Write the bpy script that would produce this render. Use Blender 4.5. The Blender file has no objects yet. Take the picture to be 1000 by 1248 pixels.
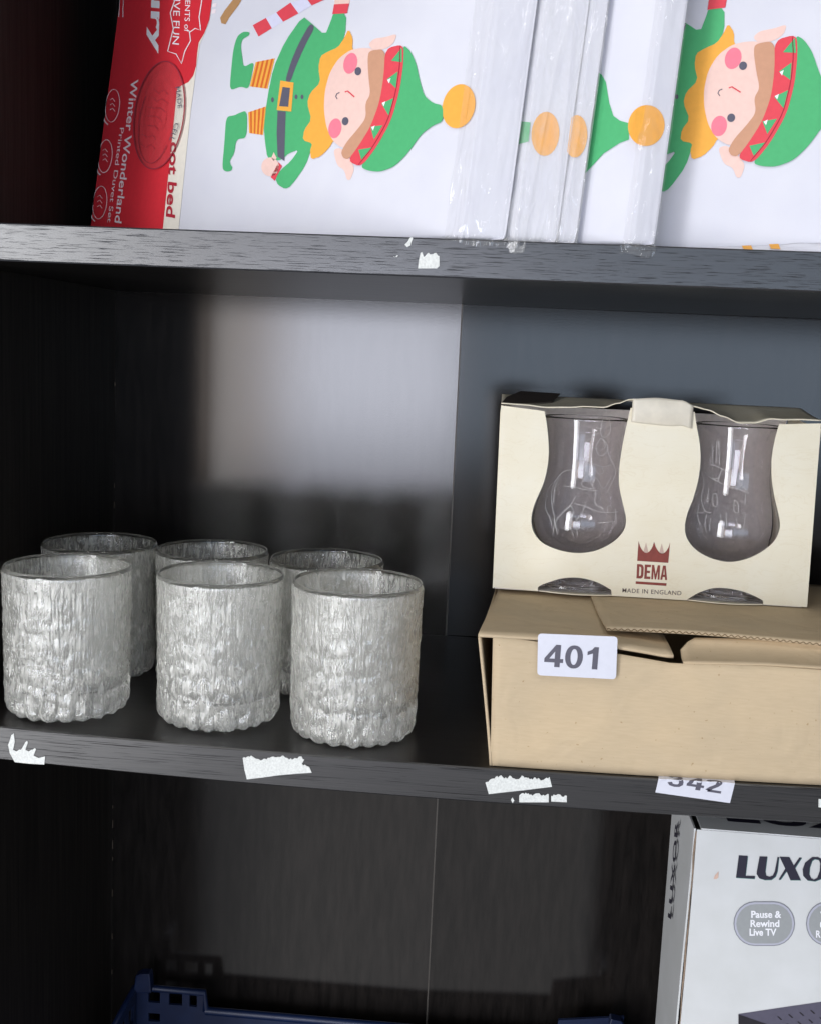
import bpy, bmesh, math, random
from mathutils import Vector, Matrix, noise
from mathutils.geometry import tessellate_polygon
random.seed(7)
scn = bpy.context.scene
COL = scn.collection
# ------------------------------------------------------------------ camera
CAM = Vector((0.04183, -0.63845, 0.24341))
YAW, PITCH, ROLL, FPX = math.radians(4.704), math.radians(8.195), math.radians(2.525), 1330.3
_cy, _sy = math.cos(YAW), math.sin(YAW)
FW = Vector((-_sy*math.cos(PITCH), _cy*math.cos(PITCH), -math.sin(PITCH)))
_r0 = Vector((_cy, _sy, 0)); _u0 = _r0.cross(FW)
RT = math.cos(ROLL)*_r0 + math.sin(ROLL)*_u0
UP = -math.sin(ROLL)*_r0 + math.cos(ROLL)*_u0
cd = bpy.data.cameras.new('camera'); cam = bpy.data.objects.new('camera', cd); COL.objects.link(cam)
m = Matrix((RT, UP, -FW)).transposed().to_4x4(); m.translation = CAM
cam.matrix_world = m
cd.sensor_fit = 'HORIZONTAL'; cd.sensor_width = 36; cd.lens = FPX/1000*36
cd.clip_start = 0.01; cd.clip_end = 50
scn.camera = cam
# ------------------------------------------------------------------ world, lamps, exposure
w = bpy.data.worlds.new('World'); scn.world = w; w.use_nodes = True
bg = w.node_tree.nodes['Background']; bg.inputs[0].default_value = (0.93, 0.95, 1.0, 1); bg.inputs[1].default_value = 0.27

def window_or_fill_lamp(name, x0, x1, z0, z1, y, radiance, col, target=None):
    """an area lamp facing the shelves"""
    l = bpy.data.lights.new(name, 'AREA'); l.shape = 'RECTANGLE'
    l.size = x1-x0; l.size_y = z1-z0
    l.energy = radiance*math.pi*(x1-x0)*(z1-z0); l.color = col
    o = bpy.data.objects.new(name, l); COL.objects.link(o)
    o.location = ((x0+x1)/2, y, (z0+z1)/2)
    o.rotation_euler = (math.radians(90), 0, 0)      # -Z of the lamp looks to +Y
    return o
for z0, z1, rad in ((0.02, 0.44, 10.0), (-0.04, 0.02, 7.4), (-0.10, -0.04, 6.0), (-0.16, -0.10, 4.8), (-0.22, -0.16, 3.7), (-0.29, -0.22, 2.7), (-0.38, -0.29, 1.9), (-0.62, -0.38, 1.2)):
    window_or_fill_lamp('window_or_fill_lamp', -0.66, -0.03, z0, z1, -2.0, rad, (0.84, 0.87, 1.0))  # the dimmer lower strips are added to fade the sheen softly
window_or_fill_lamp('window_or_fill_lamp', -0.81, -0.67, -0.14, 0.50, -2.0, 4.2, (1.0, 0.84, 0.74))
window_or_fill_lamp('window_or_fill_lamp', -1.62, -1.12, -1.05, 1.05, -2.0, 13.8, (0.97, 0.975, 1.0))
window_or_fill_lamp('window_or_fill_lamp', -1.10, -0.84, -0.95, 1.00, -2.0, 4.2, (0.97, 0.975, 1.0))
window_or_fill_lamp('window_or_fill_lamp', 0.05, 1.50, -0.05, 0.60, -2.0, 2.2, (0.62, 0.78, 1.0))
window_or_fill_lamp('window_or_fill_lamp', -0.72, 0.02, -2.20, -0.62, -2.0, 0.26, (1.0, 0.95, 0.91))  # added fill in place of light bounced off the floor
window_or_fill_lamp('window_or_fill_lamp', 0.05, 1.40, -2.20, -0.62, -2.0, 0.16, (1.0, 0.93, 0.87))  # added dim fill that lifts the right lower back panel
def ceiling_lamp(x, y, z, sx, sy, radiance):
    l = bpy.data.lights.new('ceiling_lamp', 'AREA'); l.shape = 'RECTANGLE'; l.size = sx; l.size_y = sy
    l.energy = radiance*math.pi*sx*sy; l.color = (1.0, 0.98, 0.95)
    o = bpy.data.objects.new('ceiling_lamp', l); COL.objects.link(o); o.location = (x, y, z)
ceiling_lamp(0.6, -1.1, 1.75, 0.16, 1.3, 11.0)
ceiling_lamp(-0.5, -1.1, 1.75, 0.16, 1.3, 11.0)

scn.view_settings.view_transform = 'Standard'; scn.view_settings.look = 'None'
scn.view_settings.exposure = -0.05; scn.view_settings.gamma = 1.0
scn.view_settings.use_curve_mapping = False
cy = scn.cycles
cy.use_denoising = True
cy.max_bounces = 14; cy.transmission_bounces = 12; cy.transparent_max_bounces = 16; cy.glossy_bounces = 6; cy.diffuse_bounces = 4
cy.sample_clamp_indirect = 60.0; cy.blur_glossy = 0.3
# ------------------------------------------------------------------ pixel rays of the 1000 x 1248 photograph (to survey points on real surfaces)
def ray(x, y): return FW + (x-500)/FPX*RT - (y-624)/FPX*UP
def at_y(x, y, Y): d = ray(x, y); return CAM + d*((Y-CAM.y)/d.y)
def at_z(x, y, Z): d = ray(x, y); return CAM + d*((Z-CAM.z)/d.z)
# ------------------------------------------------------------------ helpers
def lin(h):
    h = h.lstrip('#'); c = [int(h[i:i+2], 16)/255 for i in (0, 2, 4)]
    return tuple(((v+0.055)/1.055)**2.4 if v > 0.04045 else v/12.92 for v in c) + (1,)
def tag(o, label=None, cat=None, group=None, kind=None):
    if label: o['label'] = label
    if cat: o['category'] = cat
    if group: o['group'] = group
    if kind: o['kind'] = kind
    return o
def empty(name, loc, label=None, cat=None, group=None):
    o = bpy.data.objects.new(name, None); COL.objects.link(o); o.location = loc; o.empty_display_size = 0.02
    return tag(o, label, cat, group)
def obj(name, verts, faces, mats, parent=None, smooth=False, midx=None, solid=None, bevel=None):
    me = bpy.data.meshes.new(name); me.from_pydata([tuple(v) for v in verts], [], [tuple(f) for f in faces])
    if not isinstance(mats, (list, tuple)): mats = [mats]
    for k in mats: me.materials.append(k)
    if midx:
        for p, k in zip(me.polygons, midx): p.material_index = k
    if smooth:
        for p in me.polygons: p.use_smooth = True
    me.update()
    o = bpy.data.objects.new(name, me); COL.objects.link(o)
    if parent is not None:
        o.parent = parent; o.matrix_parent_inverse = Matrix.Translation(-wloc(parent))
    if solid:
        md = o.modifiers.new('thickness', 'SOLIDIFY'); md.thickness = solid[0]; md.offset = solid[1]
    if bevel:
        md = o.modifiers.new('bevel', 'BEVEL'); md.width = bevel; md.segments = 2; md.limit_method = 'ANGLE'
    return o
def wloc(o):
    v = Vector(o.location)
    return v if o.parent is None else v  # parts sit at the origin of the world, so only the root moves
def box(x0, x1, y0, y1, z0, z1):
    v = [(x, y, z) for x in (x0, x1) for y in (y0, y1) for z in (z0, z1)]
    f = [(0, 1, 3, 2), (4, 6, 7, 5), (0, 4, 5, 1), (2, 3, 7, 6), (0, 2, 6, 4), (1, 5, 7, 3)]
    return v, f
def grid(fn, nu, nv):
    v = [fn(i/nu, j/nv) for j in range(nv+1) for i in range(nu+1)]
    f = [(j*(nu+1)+i, j*(nu+1)+i+1, (j+1)*(nu+1)+i+1, (j+1)*(nu+1)+i) for j in range(nv) for i in range(nu)]
    return v, f
def tess(polys):
    vs = [Vector((p[0], p[1], 0)) for pl in polys for p in pl]
    tris = tessellate_polygon([[Vector((p[0], p[1], 0)) for p in pl] for pl in polys])
    out = []
    for t in tris:
        a, b, c = (vs[i] for i in t)
        out.append(tuple(t) if (b-a).cross(c-a).z > 0 else (t[0], t[2], t[1]))
    return vs, out
class MB:
    def __init__(s): s.v = []; s.f = []; s.m = []; s.mats = []
    def add(s, v, f, mat):
        if mat not in s.mats: s.mats.append(mat)
        k = s.mats.index(mat); o = len(s.v)
        s.v += [tuple(q) for q in v]; s.f += [tuple(i+o for i in q) for q in f]; s.m += [k]*len(f)
    def build(s, name, parent=None, **kw): return obj(name, s.v, s.f, s.mats, parent, midx=s.m, **kw)
def tube(pts, r, n=5):
    v, f = [], []
    pts = [Vector(p) for p in pts]
    for i, p in enumerate(pts):
        t = (pts[min(i+1, len(pts)-1)]-pts[max(i-1, 0)]).normalized()
        a = t.orthogonal().normalized() if i == 0 else (a - t*a.dot(t)).normalized()
        b = t.cross(a)
        rr = r(i/(len(pts)-1)) if callable(r) else r
        for k in range(n):
            an = 2*math.pi*k/n; v.append(p+a*math.cos(an)*rr+b*math.sin(an)*rr)
    for i in range(len(pts)-1):
        for k in range(n): f.append((i*n+k, i*n+(k+1) % n, (i+1)*n+(k+1) % n, (i+1)*n+k))
    return v, f
# text as a mesh, x normalised to 0..1 over its width, y to 0..1 over the cap height
_tcache = {}
def text_mesh(s, bold=0.0, shear=0.0, spacing=1.0):
    key = (s, bold, shear, spacing)
    if key in _tcache: return _tcache[key]
    def mk(t):
        cu = bpy.data.curves.new('t', 'FONT'); cu.body = t; cu.offset = bold; cu.shear = shear; cu.space_character = spacing
        cu.resolution_u = 4
        o = bpy.data.objects.new('t', cu); COL.objects.link(o)
        dg = bpy.context.evaluated_depsgraph_get(); dg.update()
        me = bpy.data.meshes.new_from_object(o.evaluated_get(dg))
        v = [q.co.copy() for q in me.vertices]; f = [tuple(p.vertices) for p in me.polygons]
        bpy.data.objects.remove(o); bpy.data.curves.remove(cu); bpy.data.meshes.remove(me)
        return v, f
    v, f = mk(s); h, _ = mk('H')
    x0 = min(q.x for q in v); x1 = max(q.x for q in v); cap = max(q.y for q in h); lo = min(q.y for q in h)
    v = [((q.x-x0)/(x1-x0), (q.y-lo)/(cap-lo)) for q in v]
    _tcache[key] = (v, f); return v, f
def stroke(pts, wd):
    """outline of a poly-line of width wd"""
    L, R_ = [], []
    for i, p in enumerate(pts):
        a = pts[max(i-1, 0)]; b = pts[min(i+1, len(pts)-1)]
        dx, dy = b[0]-a[0], b[1]-a[1]; l = math.hypot(dx, dy) or 1
        L.append((p[0]-dy/l*wd/2, p[1]+dx/l*wd/2)); R_.append((p[0]+dy/l*wd/2, p[1]-dx/l*wd/2))
    return L, R_
GLYPH = {
 '4': ([[(.36,0),(.55,0),(.55,.2),(.66,.2),(.66,.37),(.55,.37),(.55,1),(.38,1),(0,.37),(0,.2),(.36,.2)], [(.36,.37),(.17,.37),(.36,.70)]], .72),
 '0': ([[(.31+.31*math.cos(t)*abs(math.cos(t))**-.15, .5+.52*math.sin(t)) for t in (2*math.pi*k/28+.01 for k in range(28))], [(.31+.125*math.cos(t), .5+.36*math.sin(t)) for t in (2*math.pi*k/24 for k in range(24))]], .72),
 '1': ([[(.24,0),(.43,0),(.43,1),(.28,1),(.2,.87),(.05,.78),(.05,.62),(.24,.71)]], .55),
 'D': ([[(0,0),(.6,0),(.85,.06),(1,.22),(1,.78),(.85,.94),(.6,1),(0,1)], [(.36,.17),(.36,.83),(.56,.81),(.64,.72),(.64,.28),(.56,.19)]], 1.14),
 'E': ([[(0,0),(.9,0),(.9,.17),(.36,.17),(.36,.42),(.80,.42),(.80,.58),(.36,.58),(.36,.83),(.9,.83),(.9,1),(0,1)]], 1.04),
 'M': ([[(0,0),(.27,0),(.27,.60),(.51,0),(.69,0),(.93,.60),(.93,0),(1.2,0),(1.2,1),(.86,1),(.6,.36),(.34,1),(0,1)]], 1.32),
 'A': ([[(0,0),(.29,0),(.35,.2),(.65,.2),(.71,0),(1,0),(.70,1),(.30,1)], [(.40,.36),(.60,.36),(.5,.80)]], 1.0)}
def thick(pts, wd):
    L, R_ = stroke(pts, wd); return L+R_[::-1]
GLYPH['2'] = ([thick([(.07,.68),(.12,.84),(.3,.92),(.47,.84),(.5,.69),(.40,.50),(.22,.30),(.12,.14),(.10,.09)], .18), [(.10,0),(.62,0),(.62,.17),(.10,.17)]], .72)
GLYPH['3'] = ([thick([(.07,.76),(.16,.89),(.3,.92),(.45,.84),(.46,.69),(.37,.57),(.25,.53),(.40,.49),(.50,.38),(.50,.22),(.42,.11),(.28,.08),(.14,.12),(.07,.27)], .18)], .72)
def glyph_mesh(s):
    x = 0; V, F = [], []
    for ch in s:
        polys, adv = GLYPH[ch]
        sets = [[polys[0]], [polys[1]]] if ch == '2' else [polys]
        for ps in sets:
            v, f = tess(ps); o = len(V); V += [(q.x+x, q.y) for q in v]; F += [tuple(i+o for i in q) for q in f]
        x += adv
    w_ = max(q[0] for q in V); return [(a/w_, b) for a, b in V], F
class Plane:
    """a flat face of a thing: inv() finds the point of the face seen at a pixel, map() gives its 3-D place"""
    def __init__(s, P0, eu, ev):
        s.P0 = Vector(P0); s.eu = Vector(eu).normalized(); s.n = s.eu.cross(Vector(ev)).normalized(); s.ev = s.n.cross(s.eu)
        if s.n.dot(CAM-s.P0) < 0: s.n = -s.n
    def inv(s, x, y):
        d = ray(x, y); q = CAM + d*((s.P0-CAM).dot(s.n)/d.dot(s.n)) - s.P0
        return (q.dot(s.eu), q.dot(s.ev))
    def map(s, u, v, off=0): return s.P0 + s.eu*u + s.ev*v + s.n*off
def decal(mb, surf, px, mat, off, holes=()):
    pl = [[surf.inv(*q) for q in px]] + [[surf.inv(*q) for q in h] for h in holes]
    v, f = tess(pl); mb.add([surf.map(q.x, q.y, off) for q in v], f, mat)
def ell(cx, cy_, rx, ry, tilt=0, n=24):
    c, s = math.cos(math.radians(tilt)), math.sin(math.radians(tilt))
    return [(cx+rx*math.cos(t)*c-ry*math.sin(t)*s, cy_+rx*math.cos(t)*s+ry*math.sin(t)*c) for t in (2*math.pi*k/n for k in range(n))]
def stroke_decal(mb, surf, pts, wd, mat, off):
    L, R_ = stroke(pts, wd); n = len(pts)
    v = [surf.map(*surf.inv(*q), off) for q in L+R_]
    mb.add(v, [(i, i+1, n+i+1, n+i) for i in range(n-1)], mat)
def text_decal(mb, surf, s, p0, p1, ptop, mat, off, bold=0.0, shear=0.0, spacing=1.0, glyph=False):
    a = Vector(surf.inv(*p0)); b = Vector(surf.inv(*p1)); t = Vector(surf.inv(*ptop)) - a
    v, f = glyph_mesh(s) if glyph else text_mesh(s, bold, shear, spacing)
    mb.add([surf.map(*(a+(b-a)*q[0]+t*q[1]), off) for q in v], f, mat)
# ------------------------------------------------------------------ materials
def mat(name):
    k = bpy.data.materials.new(name); k.use_nodes = True
    nt = k.node_tree; return k, nt, nt.nodes['Principled BSDF']
def N(nt, t, **kw):
    n = nt.nodes.new(t)
    for a, b in kw.items():
        if a in n.inputs: n.inputs[a].default_value = b
        else: setattr(n, a, b)
    return n
def ramp(nt, src, stops):
    r = nt.nodes.new('ShaderNodeValToRGB'); e = r.color_ramp.elements
    while len(e) < len(stops): e.new(0.5)
    for q, (p, c) in zip(e, stops): q.position = p; q.color = c if len(c) == 4 else (*c, 1)
    nt.links.new(src, r.inputs[0]); return r
def mapped(nt, scale):
    tc = nt.nodes.new('ShaderNodeTexCoord'); mp = nt.nodes.new('ShaderNodeMapping'); mp.inputs['Scale'].default_value = scale
    nt.links.new(tc.outputs['Object'], mp.inputs[0]); return mp.outputs[0]
def flat_mat(name, col, rough=0.5, var=0.06, spec=0.5, scale=300):
    k, nt, b = mat(name); c = lin(col) if isinstance(col, str) else (*col, 1)
    nz = N(nt, 'ShaderNodeTexNoise', Scale=scale, Detail=3.0); nt.links.new(mapped(nt, (1, 1, 1)), nz.inputs['Vector'])
    r = ramp(nt, nz.outputs[0], [(0.3, tuple(x*(1-var) for x in c[:3])), (0.7, tuple(min(1, x*(1+var)) for x in c[:3]))])
    nt.links.new(r.outputs[0], b.inputs['Base Color']); b.inputs['Roughness'].default_value = rough
    b.inputs['Specular IOR Level'].default_value = spec
    return k
def wood_mat(name, stretch, rough, pores=None, c0=(0.010, 0.0085, 0.0085), c1=(0.020, 0.0165, 0.015), spec=0.5, beck=False, dust=False):
    k, nt, b = mat(name)
    nz = N(nt, 'ShaderNodeTexNoise', Scale=1.0, Detail=5.0, Roughness=0.6); nt.links.new(mapped(nt, stretch), nz.inputs['Vector'])
    r = ramp(nt, nz.outputs[0], [(0.35, c0), (0.68, c1)])
    fn = N(nt, 'ShaderNodeTexNoise', Scale=800.0, Detail=2.0); nt.links.new(mapped(nt, (1, 1, 1)), fn.inputs['Vector'])
    bump = N(nt, 'ShaderNodeBump', Strength=0.6, Distance=0.000030)
    col_out, h = r.outputs[0], fn.outputs[0]
    rr = ramp(nt, nz.outputs[0], [(0.3, (rough*1.05,)*3), (0.7, (rough*0.96,)*3)])
    rough_out = rr.outputs[0]
    if pores:
        pz = N(nt, 'ShaderNodeTexNoise', Scale=1.0, Detail=2.5, Roughness=0.55, Distortion=0.25); nt.links.new(mapped(nt, pores), pz.inputs['Vector'])
        pm = ramp(nt, pz.outputs[0], [(0.36, (1, 1, 1)), (0.405, (0, 0, 0))])
        add = N(nt, 'ShaderNodeMath', operation='MULTIPLY_ADD'); nt.links.new(pm.outputs[0], add.inputs[0]); add.inputs[1].default_value = -1.6
        nt.links.new(h, add.inputs[2]); h = add.outputs[0]
        sp = N(nt, 'ShaderNodeMath', operation='MULTIPLY_ADD'); nt.links.new(pm.outputs[0], sp.inputs[0]); sp.inputs[1].default_value = -spec*0.8; sp.inputs[2].default_value = spec
        nt.links.new(sp.outputs[0], b.inputs['Specular IOR Level'])
        bump.inputs['Strength'].default_value = 0.8; bump.inputs['Distance'].default_value = 0.00002
    else: b.inputs['Specular IOR Level'].default_value = spec
    if dust:
        dz = N(nt, 'ShaderNodeTexNoise', Scale=900.0, Detail=1.0); nt.links.new(mapped(nt, (1, 1, 1)), dz.inputs['Vector'])
        dm = N(nt, 'ShaderNodeTexNoise', Scale=26.0, Detail=3.0); nt.links.new(mapped(nt, (1, 1, 1)), dm.inputs['Vector'])
        d1 = ramp(nt, dz.outputs[0], [(0.66, (0, 0, 0)), (0.74, (1, 1, 1))]); d2 = ramp(nt, dm.outputs[0], [(0.42, (0.04,)*3), (0.68, (0.6,)*3)])
        mu = N(nt, 'ShaderNodeMath', operation='MULTIPLY'); nt.links.new(d1.outputs[0], mu.inputs[0]); nt.links.new(d2.outputs[0], mu.inputs[1])
        mc = N(nt, 'ShaderNodeMixRGB'); nt.links.new(mu.outputs[0], mc.inputs[0]); nt.links.new(col_out, mc.inputs[1]); mc.inputs[2].default_value = (0.11, 0.105, 0.10, 1); col_out = mc.outputs[0]
    nt.links.new(h, bump.inputs['Height']); nt.links.new(bump.outputs[0], b.inputs['Normal'])
    nt.links.new(col_out, b.inputs['Base Color']); nt.links.new(rough_out, b.inputs['Roughness'])
    if beck:      # foil-faced board: diffuse core under a thin smooth film
        df = N(nt, 'ShaderNodeBsdfDiffuse'); gl = N(nt, 'ShaderNodeBsdfGlossy'); gl.distribution = 'BECKMANN'
        fr = N(nt, 'ShaderNodeFresnel', IOR=1.72); mx = N(nt, 'ShaderNodeMixShader'); L = nt.links.new
        L(col_out, df.inputs[0]); L(rough_out, gl.inputs['Roughness']); L(bump.outputs[0], gl.inputs['Normal'])
        L(fr.outputs[0], mx.inputs[0]); L(df.outputs[0], mx.inputs[1]); L(gl.outputs[0], mx.inputs[2])
        L(mx.outputs[0], nt.nodes['Material Output'].inputs['Surface'])
    return k
M = {}
M['wood_back'] = wood_mat('black_brown_back', (170, 170, 26), 0.165, c0=(0.010, 0.0088, 0.0082), c1=(0.020, 0.017, 0.0155), spec=0.9, beck=True)
M['wood_side'] = wood_mat('black_brown_side', (300, 300, 9), 0.6, c0=(0.012, 0.010, 0.009), c1=(0.024, 0.0195, 0.017), spec=0.15)
M['wood_shelf'] = wood_mat('black_brown_shelf', (9, 240, 240), 0.30, c0=(0.006, 0.0053, 0.005), c1=(0.013, 0.0112, 0.0105), dust=True)
M['wood_edge'] = wood_mat('black_brown_edge', (14, 500, 900), 0.31, pores=(48, 900, 2300), c0=(0.020, 0.0205, 0.024), c1=(0.030, 0.031, 0.036), spec=0.95)
M['wood_edge2'] = wood_mat('black_brown_edge_fine', (10, 500, 1500), 0.38, pores=(20, 900, 1700), c0=(0.008, 0.0078, 0.008), c1=(0.030, 0.028, 0.028), spec=0.75)
M['gap_light'] = flat_mat('painted_gap_light', '574c40', 0.7)  # pale tone painted for light leaking past the back panel
M['residue'] = flat_mat('torn_paper', 'd6d8d4', 0.85, 0.12, 0.2, 900)
# ------------------------------------------------------------------ the bookcase
D, H, T = 0.3133, 0.2880, 0.022
XL, XR = -0.3053, 0.455
ZB, ZT = -0.60, 0.56
def sag(x): return -0.00394*(1-(x/0.27)**2) if abs(x) < 0.31 else 0.00394*((0.31/0.27)**2-1)
case = empty('bookcase', ((XL+XR)/2, D/2, ZB-T), 'black-brown wood effect bookcase whose shelves hold the glasses, boxes and duvet packs', 'bookcase')
def shelf(z, fsag, y0=0.0, x0=XL, x1=XR, em='wood_edge2'):
    bv = 0.0008
    prof = [(y0, z-bv), (y0+bv, z), (D-0.0005, z), (D-0.0005, z-T), (y0+bv, z-T), (y0, z-T+bv)]
    nx = 90; v = []
    for i in range(nx+1):
        x = x0+(x1-x0)*i/nx; s = fsag(x); v += [(x, a, b+s) for a, b in prof]
    f, mi = [], []
    for i in range(nx):
        for k in range(6):
            a = i*6+k; b = i*6+(k+1) % 6; f.append((a, a+6, b+6, b)); mi.append(1 if k in (0, 4, 5) else 0)
    f += [tuple(range(6)), tuple(range(nx*6+5, nx*6-1, -1))]; mi += [0, 0]
    return obj('shelf', v, f, [M['wood_shelf'], M[em]], case, midx=mi)
shelf_top = shelf(H+T, lambda x: 0.0, em='wood_edge')
shelf_mid = shelf(0.0, sag)
shelf_low = shelf(ZB, lambda x: 0.0)
v, f = box(XL-0.02, XL-0.0006, -0.003, D+0.004, ZB-T, ZT); obj('side_panel', v, f, M['wood_side'], case, bevel=0.0008)
v, f = box(XR+0.0006, XR+0.02, -0.003, D+0.004, ZB-T, ZT); obj('side_panel', v, f, M['wood_side'], case, bevel=0.0008)
v, f = box(XL, XR, 0, D-0.0005, ZT-T, ZT); obj('top_panel', v, f, M['wood_shelf'], case)  # out of view, set low to keep ceiling light off the pack label
# two hardboard back panels that meet in a slight ridge at the seam
def back(xa, ya, xb, yb):
    th = 0.003
    v = [(xa, ya, ZB-T), (xb, yb, ZB-T), (xb, yb, ZT), (xa, ya, ZT), (xa, ya+th, ZB-T), (xb, yb+th, ZB-T), (xb, yb+th, ZT), (xa, ya+th, ZT)]
    f = [(0, 1, 2, 3), (5, 4, 7, 6), (4, 0, 3, 7), (1, 5, 6, 2), (3, 2, 6, 7), (4, 5, 1, 0)]
    return obj('back_panel', v, f, M['wood_back'], case)
back(XL, D+0.0005, -0.0006, D)
back(0.0006, D+0.0006, XR, D+0.0180)
# pale specks painted as light leaking at the back corner; joint strip at seam
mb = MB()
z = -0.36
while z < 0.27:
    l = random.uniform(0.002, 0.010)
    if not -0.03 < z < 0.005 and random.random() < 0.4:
        a, b = box(XL+0.0001, XL+0.0007, D-0.0012, D-0.0001, z, z+l); mb.add(a, b, M['gap_light'])
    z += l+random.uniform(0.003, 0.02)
tag(mb.build('gap_light_specks', case), kind='stuff')
v, f = box(-0.0005, 0.0005, D-0.0004, D+0.002, ZB, ZT-T-0.001); obj('panel_joint', v, f, flat_mat('joint_strip', '4a443e', 0.45), case)
# torn label paper left on the shelf edges
def residue(pts, sh, z_sag, t=0.00025):
    v, f = [], []
    rnd = random.Random(int(pts[0][0]*7)); cyy = sum(q[1] for q in pts)/len(pts); fine_ = []
    for a, b in zip(pts, pts[1:]+pts[:1]):     # ragged fibres along the torn upper edge
        fine_.append(a); n_ = int(abs(b[0]-a[0])/1.6)
        for k in range(1, n_):
            t_ = k/n_; y_ = a[1]+(b[1]-a[1])*t_
            fine_.append((a[0]+(b[0]-a[0])*t_, y_+(rnd.uniform(-1.5, 1.5) if y_ < cyy else 0)))
    P = [at_y(x, y, -0.0003) for x, y in fine_]
    vs, fs = tess([[(p.x, p.z) for p in P]])
    return obj('sticker_residue', [(q.x, -0.0003, q.y) for q in vs], fs, M['residue'], sh, solid=(t, 0))
def torn(x0, y0, x1, y1, top, bot, n=26, amp=4.0, seed=1, taper=0.25):
    rnd = random.Random(seed); up, lo = [], []
    for i in range(n+1):
        t = i/n; x = x0+(x1-x0)*t; y = y0+(y1-y0)*t
        up.append((x+rnd.uniform(-.8, .8), y-top*(0.8+0.2*math.sin(t*9+seed))+rnd.uniform(-amp, amp)))
        lo.append((x, y+bot+rnd.uniform(-.5, .5)))
    return up+lo[::-1]
residue([(14,896),(17,894),(18,904),(16,914),(20,916),(27,912),(33,903),(34,905),(31,914),(35,916),(42,912),(44,913),(41,921),(47,924),(55,922),(54,932),(37,931),(18,929),(12,918),(10,908)], shelf_mid, 0)
residue([(296,924),(306,921),(318,927),(330,923),(344,921),(356,926),(366,922),(371,926),(368,931),(377,935),(380,942),(362,943),(340,945),(318,948),(301,950),(298,938)], shelf_mid, 0)
residue([(591,954),(600,949),(610,945),(614,949),(622,946),(628,950),(637,946),(645,950),(652,948),(660,951),(669,947),(672,959),(640,963),(612,966),(595,968)], shelf_mid, 0)
residue([(632,970),(640,966),(648,970),(655,967),(663,970),(668,968),(668,978),(650,978),(632,978)], shelf_mid, 0)
residue([(671,970),(679,968),(684,971),(690,970),(690,978),(671,977)], shelf_mid, 0)
residue([(622,975),(624,972),(626,976),(624,979)], shelf_mid, 0)
residue([(512,308),(514,307),(516,313),(520,309),(531,308),(535,312),(535,324),(532,327),(509,327),(510,317)], shelf_top, 0)
residue([(493,298),(497,294),(499,290),(503,290),(501,295),(500,299),(496,301)], shelf_top, 0)
residue([(480,312),(485,311),(484,313),(480,313)], shelf_top, 0)
residue([(997,974),(1004,975),(1004,985),(997,984)], shelf_mid, 0)
# the 342 number sticker folded over the shelf edge under the carton
M['sticker'] = flat_mat('sticker_paper', 'd2d3dd', 0.45, 0.02)
M['ink'] = flat_mat('sticker_ink', '55535f', 0.5, 0.05)
def fold(u, v_, off):      # u along x, v_ height; above the shelf top the paper lies back on the shelf
    zt = sag(u)
    return Vector((u, -0.0004-off, v_)) if v_ <= zt-0.0004 else Vector((u, -0.0004+(v_-zt), zt+0.0006+off))
class FrontPlane(Plane): pass
edge = Plane((0, -0.0004, 0), (1, 0, 0), (0, 0, 1))
mb = MB()
c = [edge.inv(*q) for q in ((798, 966), (889, 979), (897, 947), (806, 932))]
def quad(c, a, b): return (Vector(c[0])*(1-a)+Vector(c[1])*a)*(1-b) + (Vector(c[3])*(1-a)+Vector(c[2])*a)*b
def stkpt(a, b):
    q = quad(c, a, b); return fold(q.x, q.y, 0)
v, f = grid(stkpt, 16, 24); mb.add(v, f, M['sticker'])
tv, tf = glyph_mesh('342')
me = bpy.data.meshes.new('tmp'); bm = bmesh.new()
bv = [bm.verts.new((q[0], q[1], 0)) for q in tv]
for q in tf:
    try: bm.faces.new([bv[i] for i in q])
    except ValueError: pass
for k in range(1, 20):
    bmesh.ops.bisect_plane(bm, geom=bm.verts[:]+bm.edges[:]+bm.faces[:], plane_co=(0, k/20, 0), plane_no=(0, 1, 0))
bm.verts.index_update()
v = []
for q in bm.verts:
    p = quad(c, 0.13+0.72*q.co.x, 0.30+0.52*q.co.y); v.append(fold(p.x, p.y, 0.00012))
mb.add(v, [[x.index for x in q.verts] for q in bm.faces], M['ink']); bm.free()
mb.build('number_sticker', shelf_mid)
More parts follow.
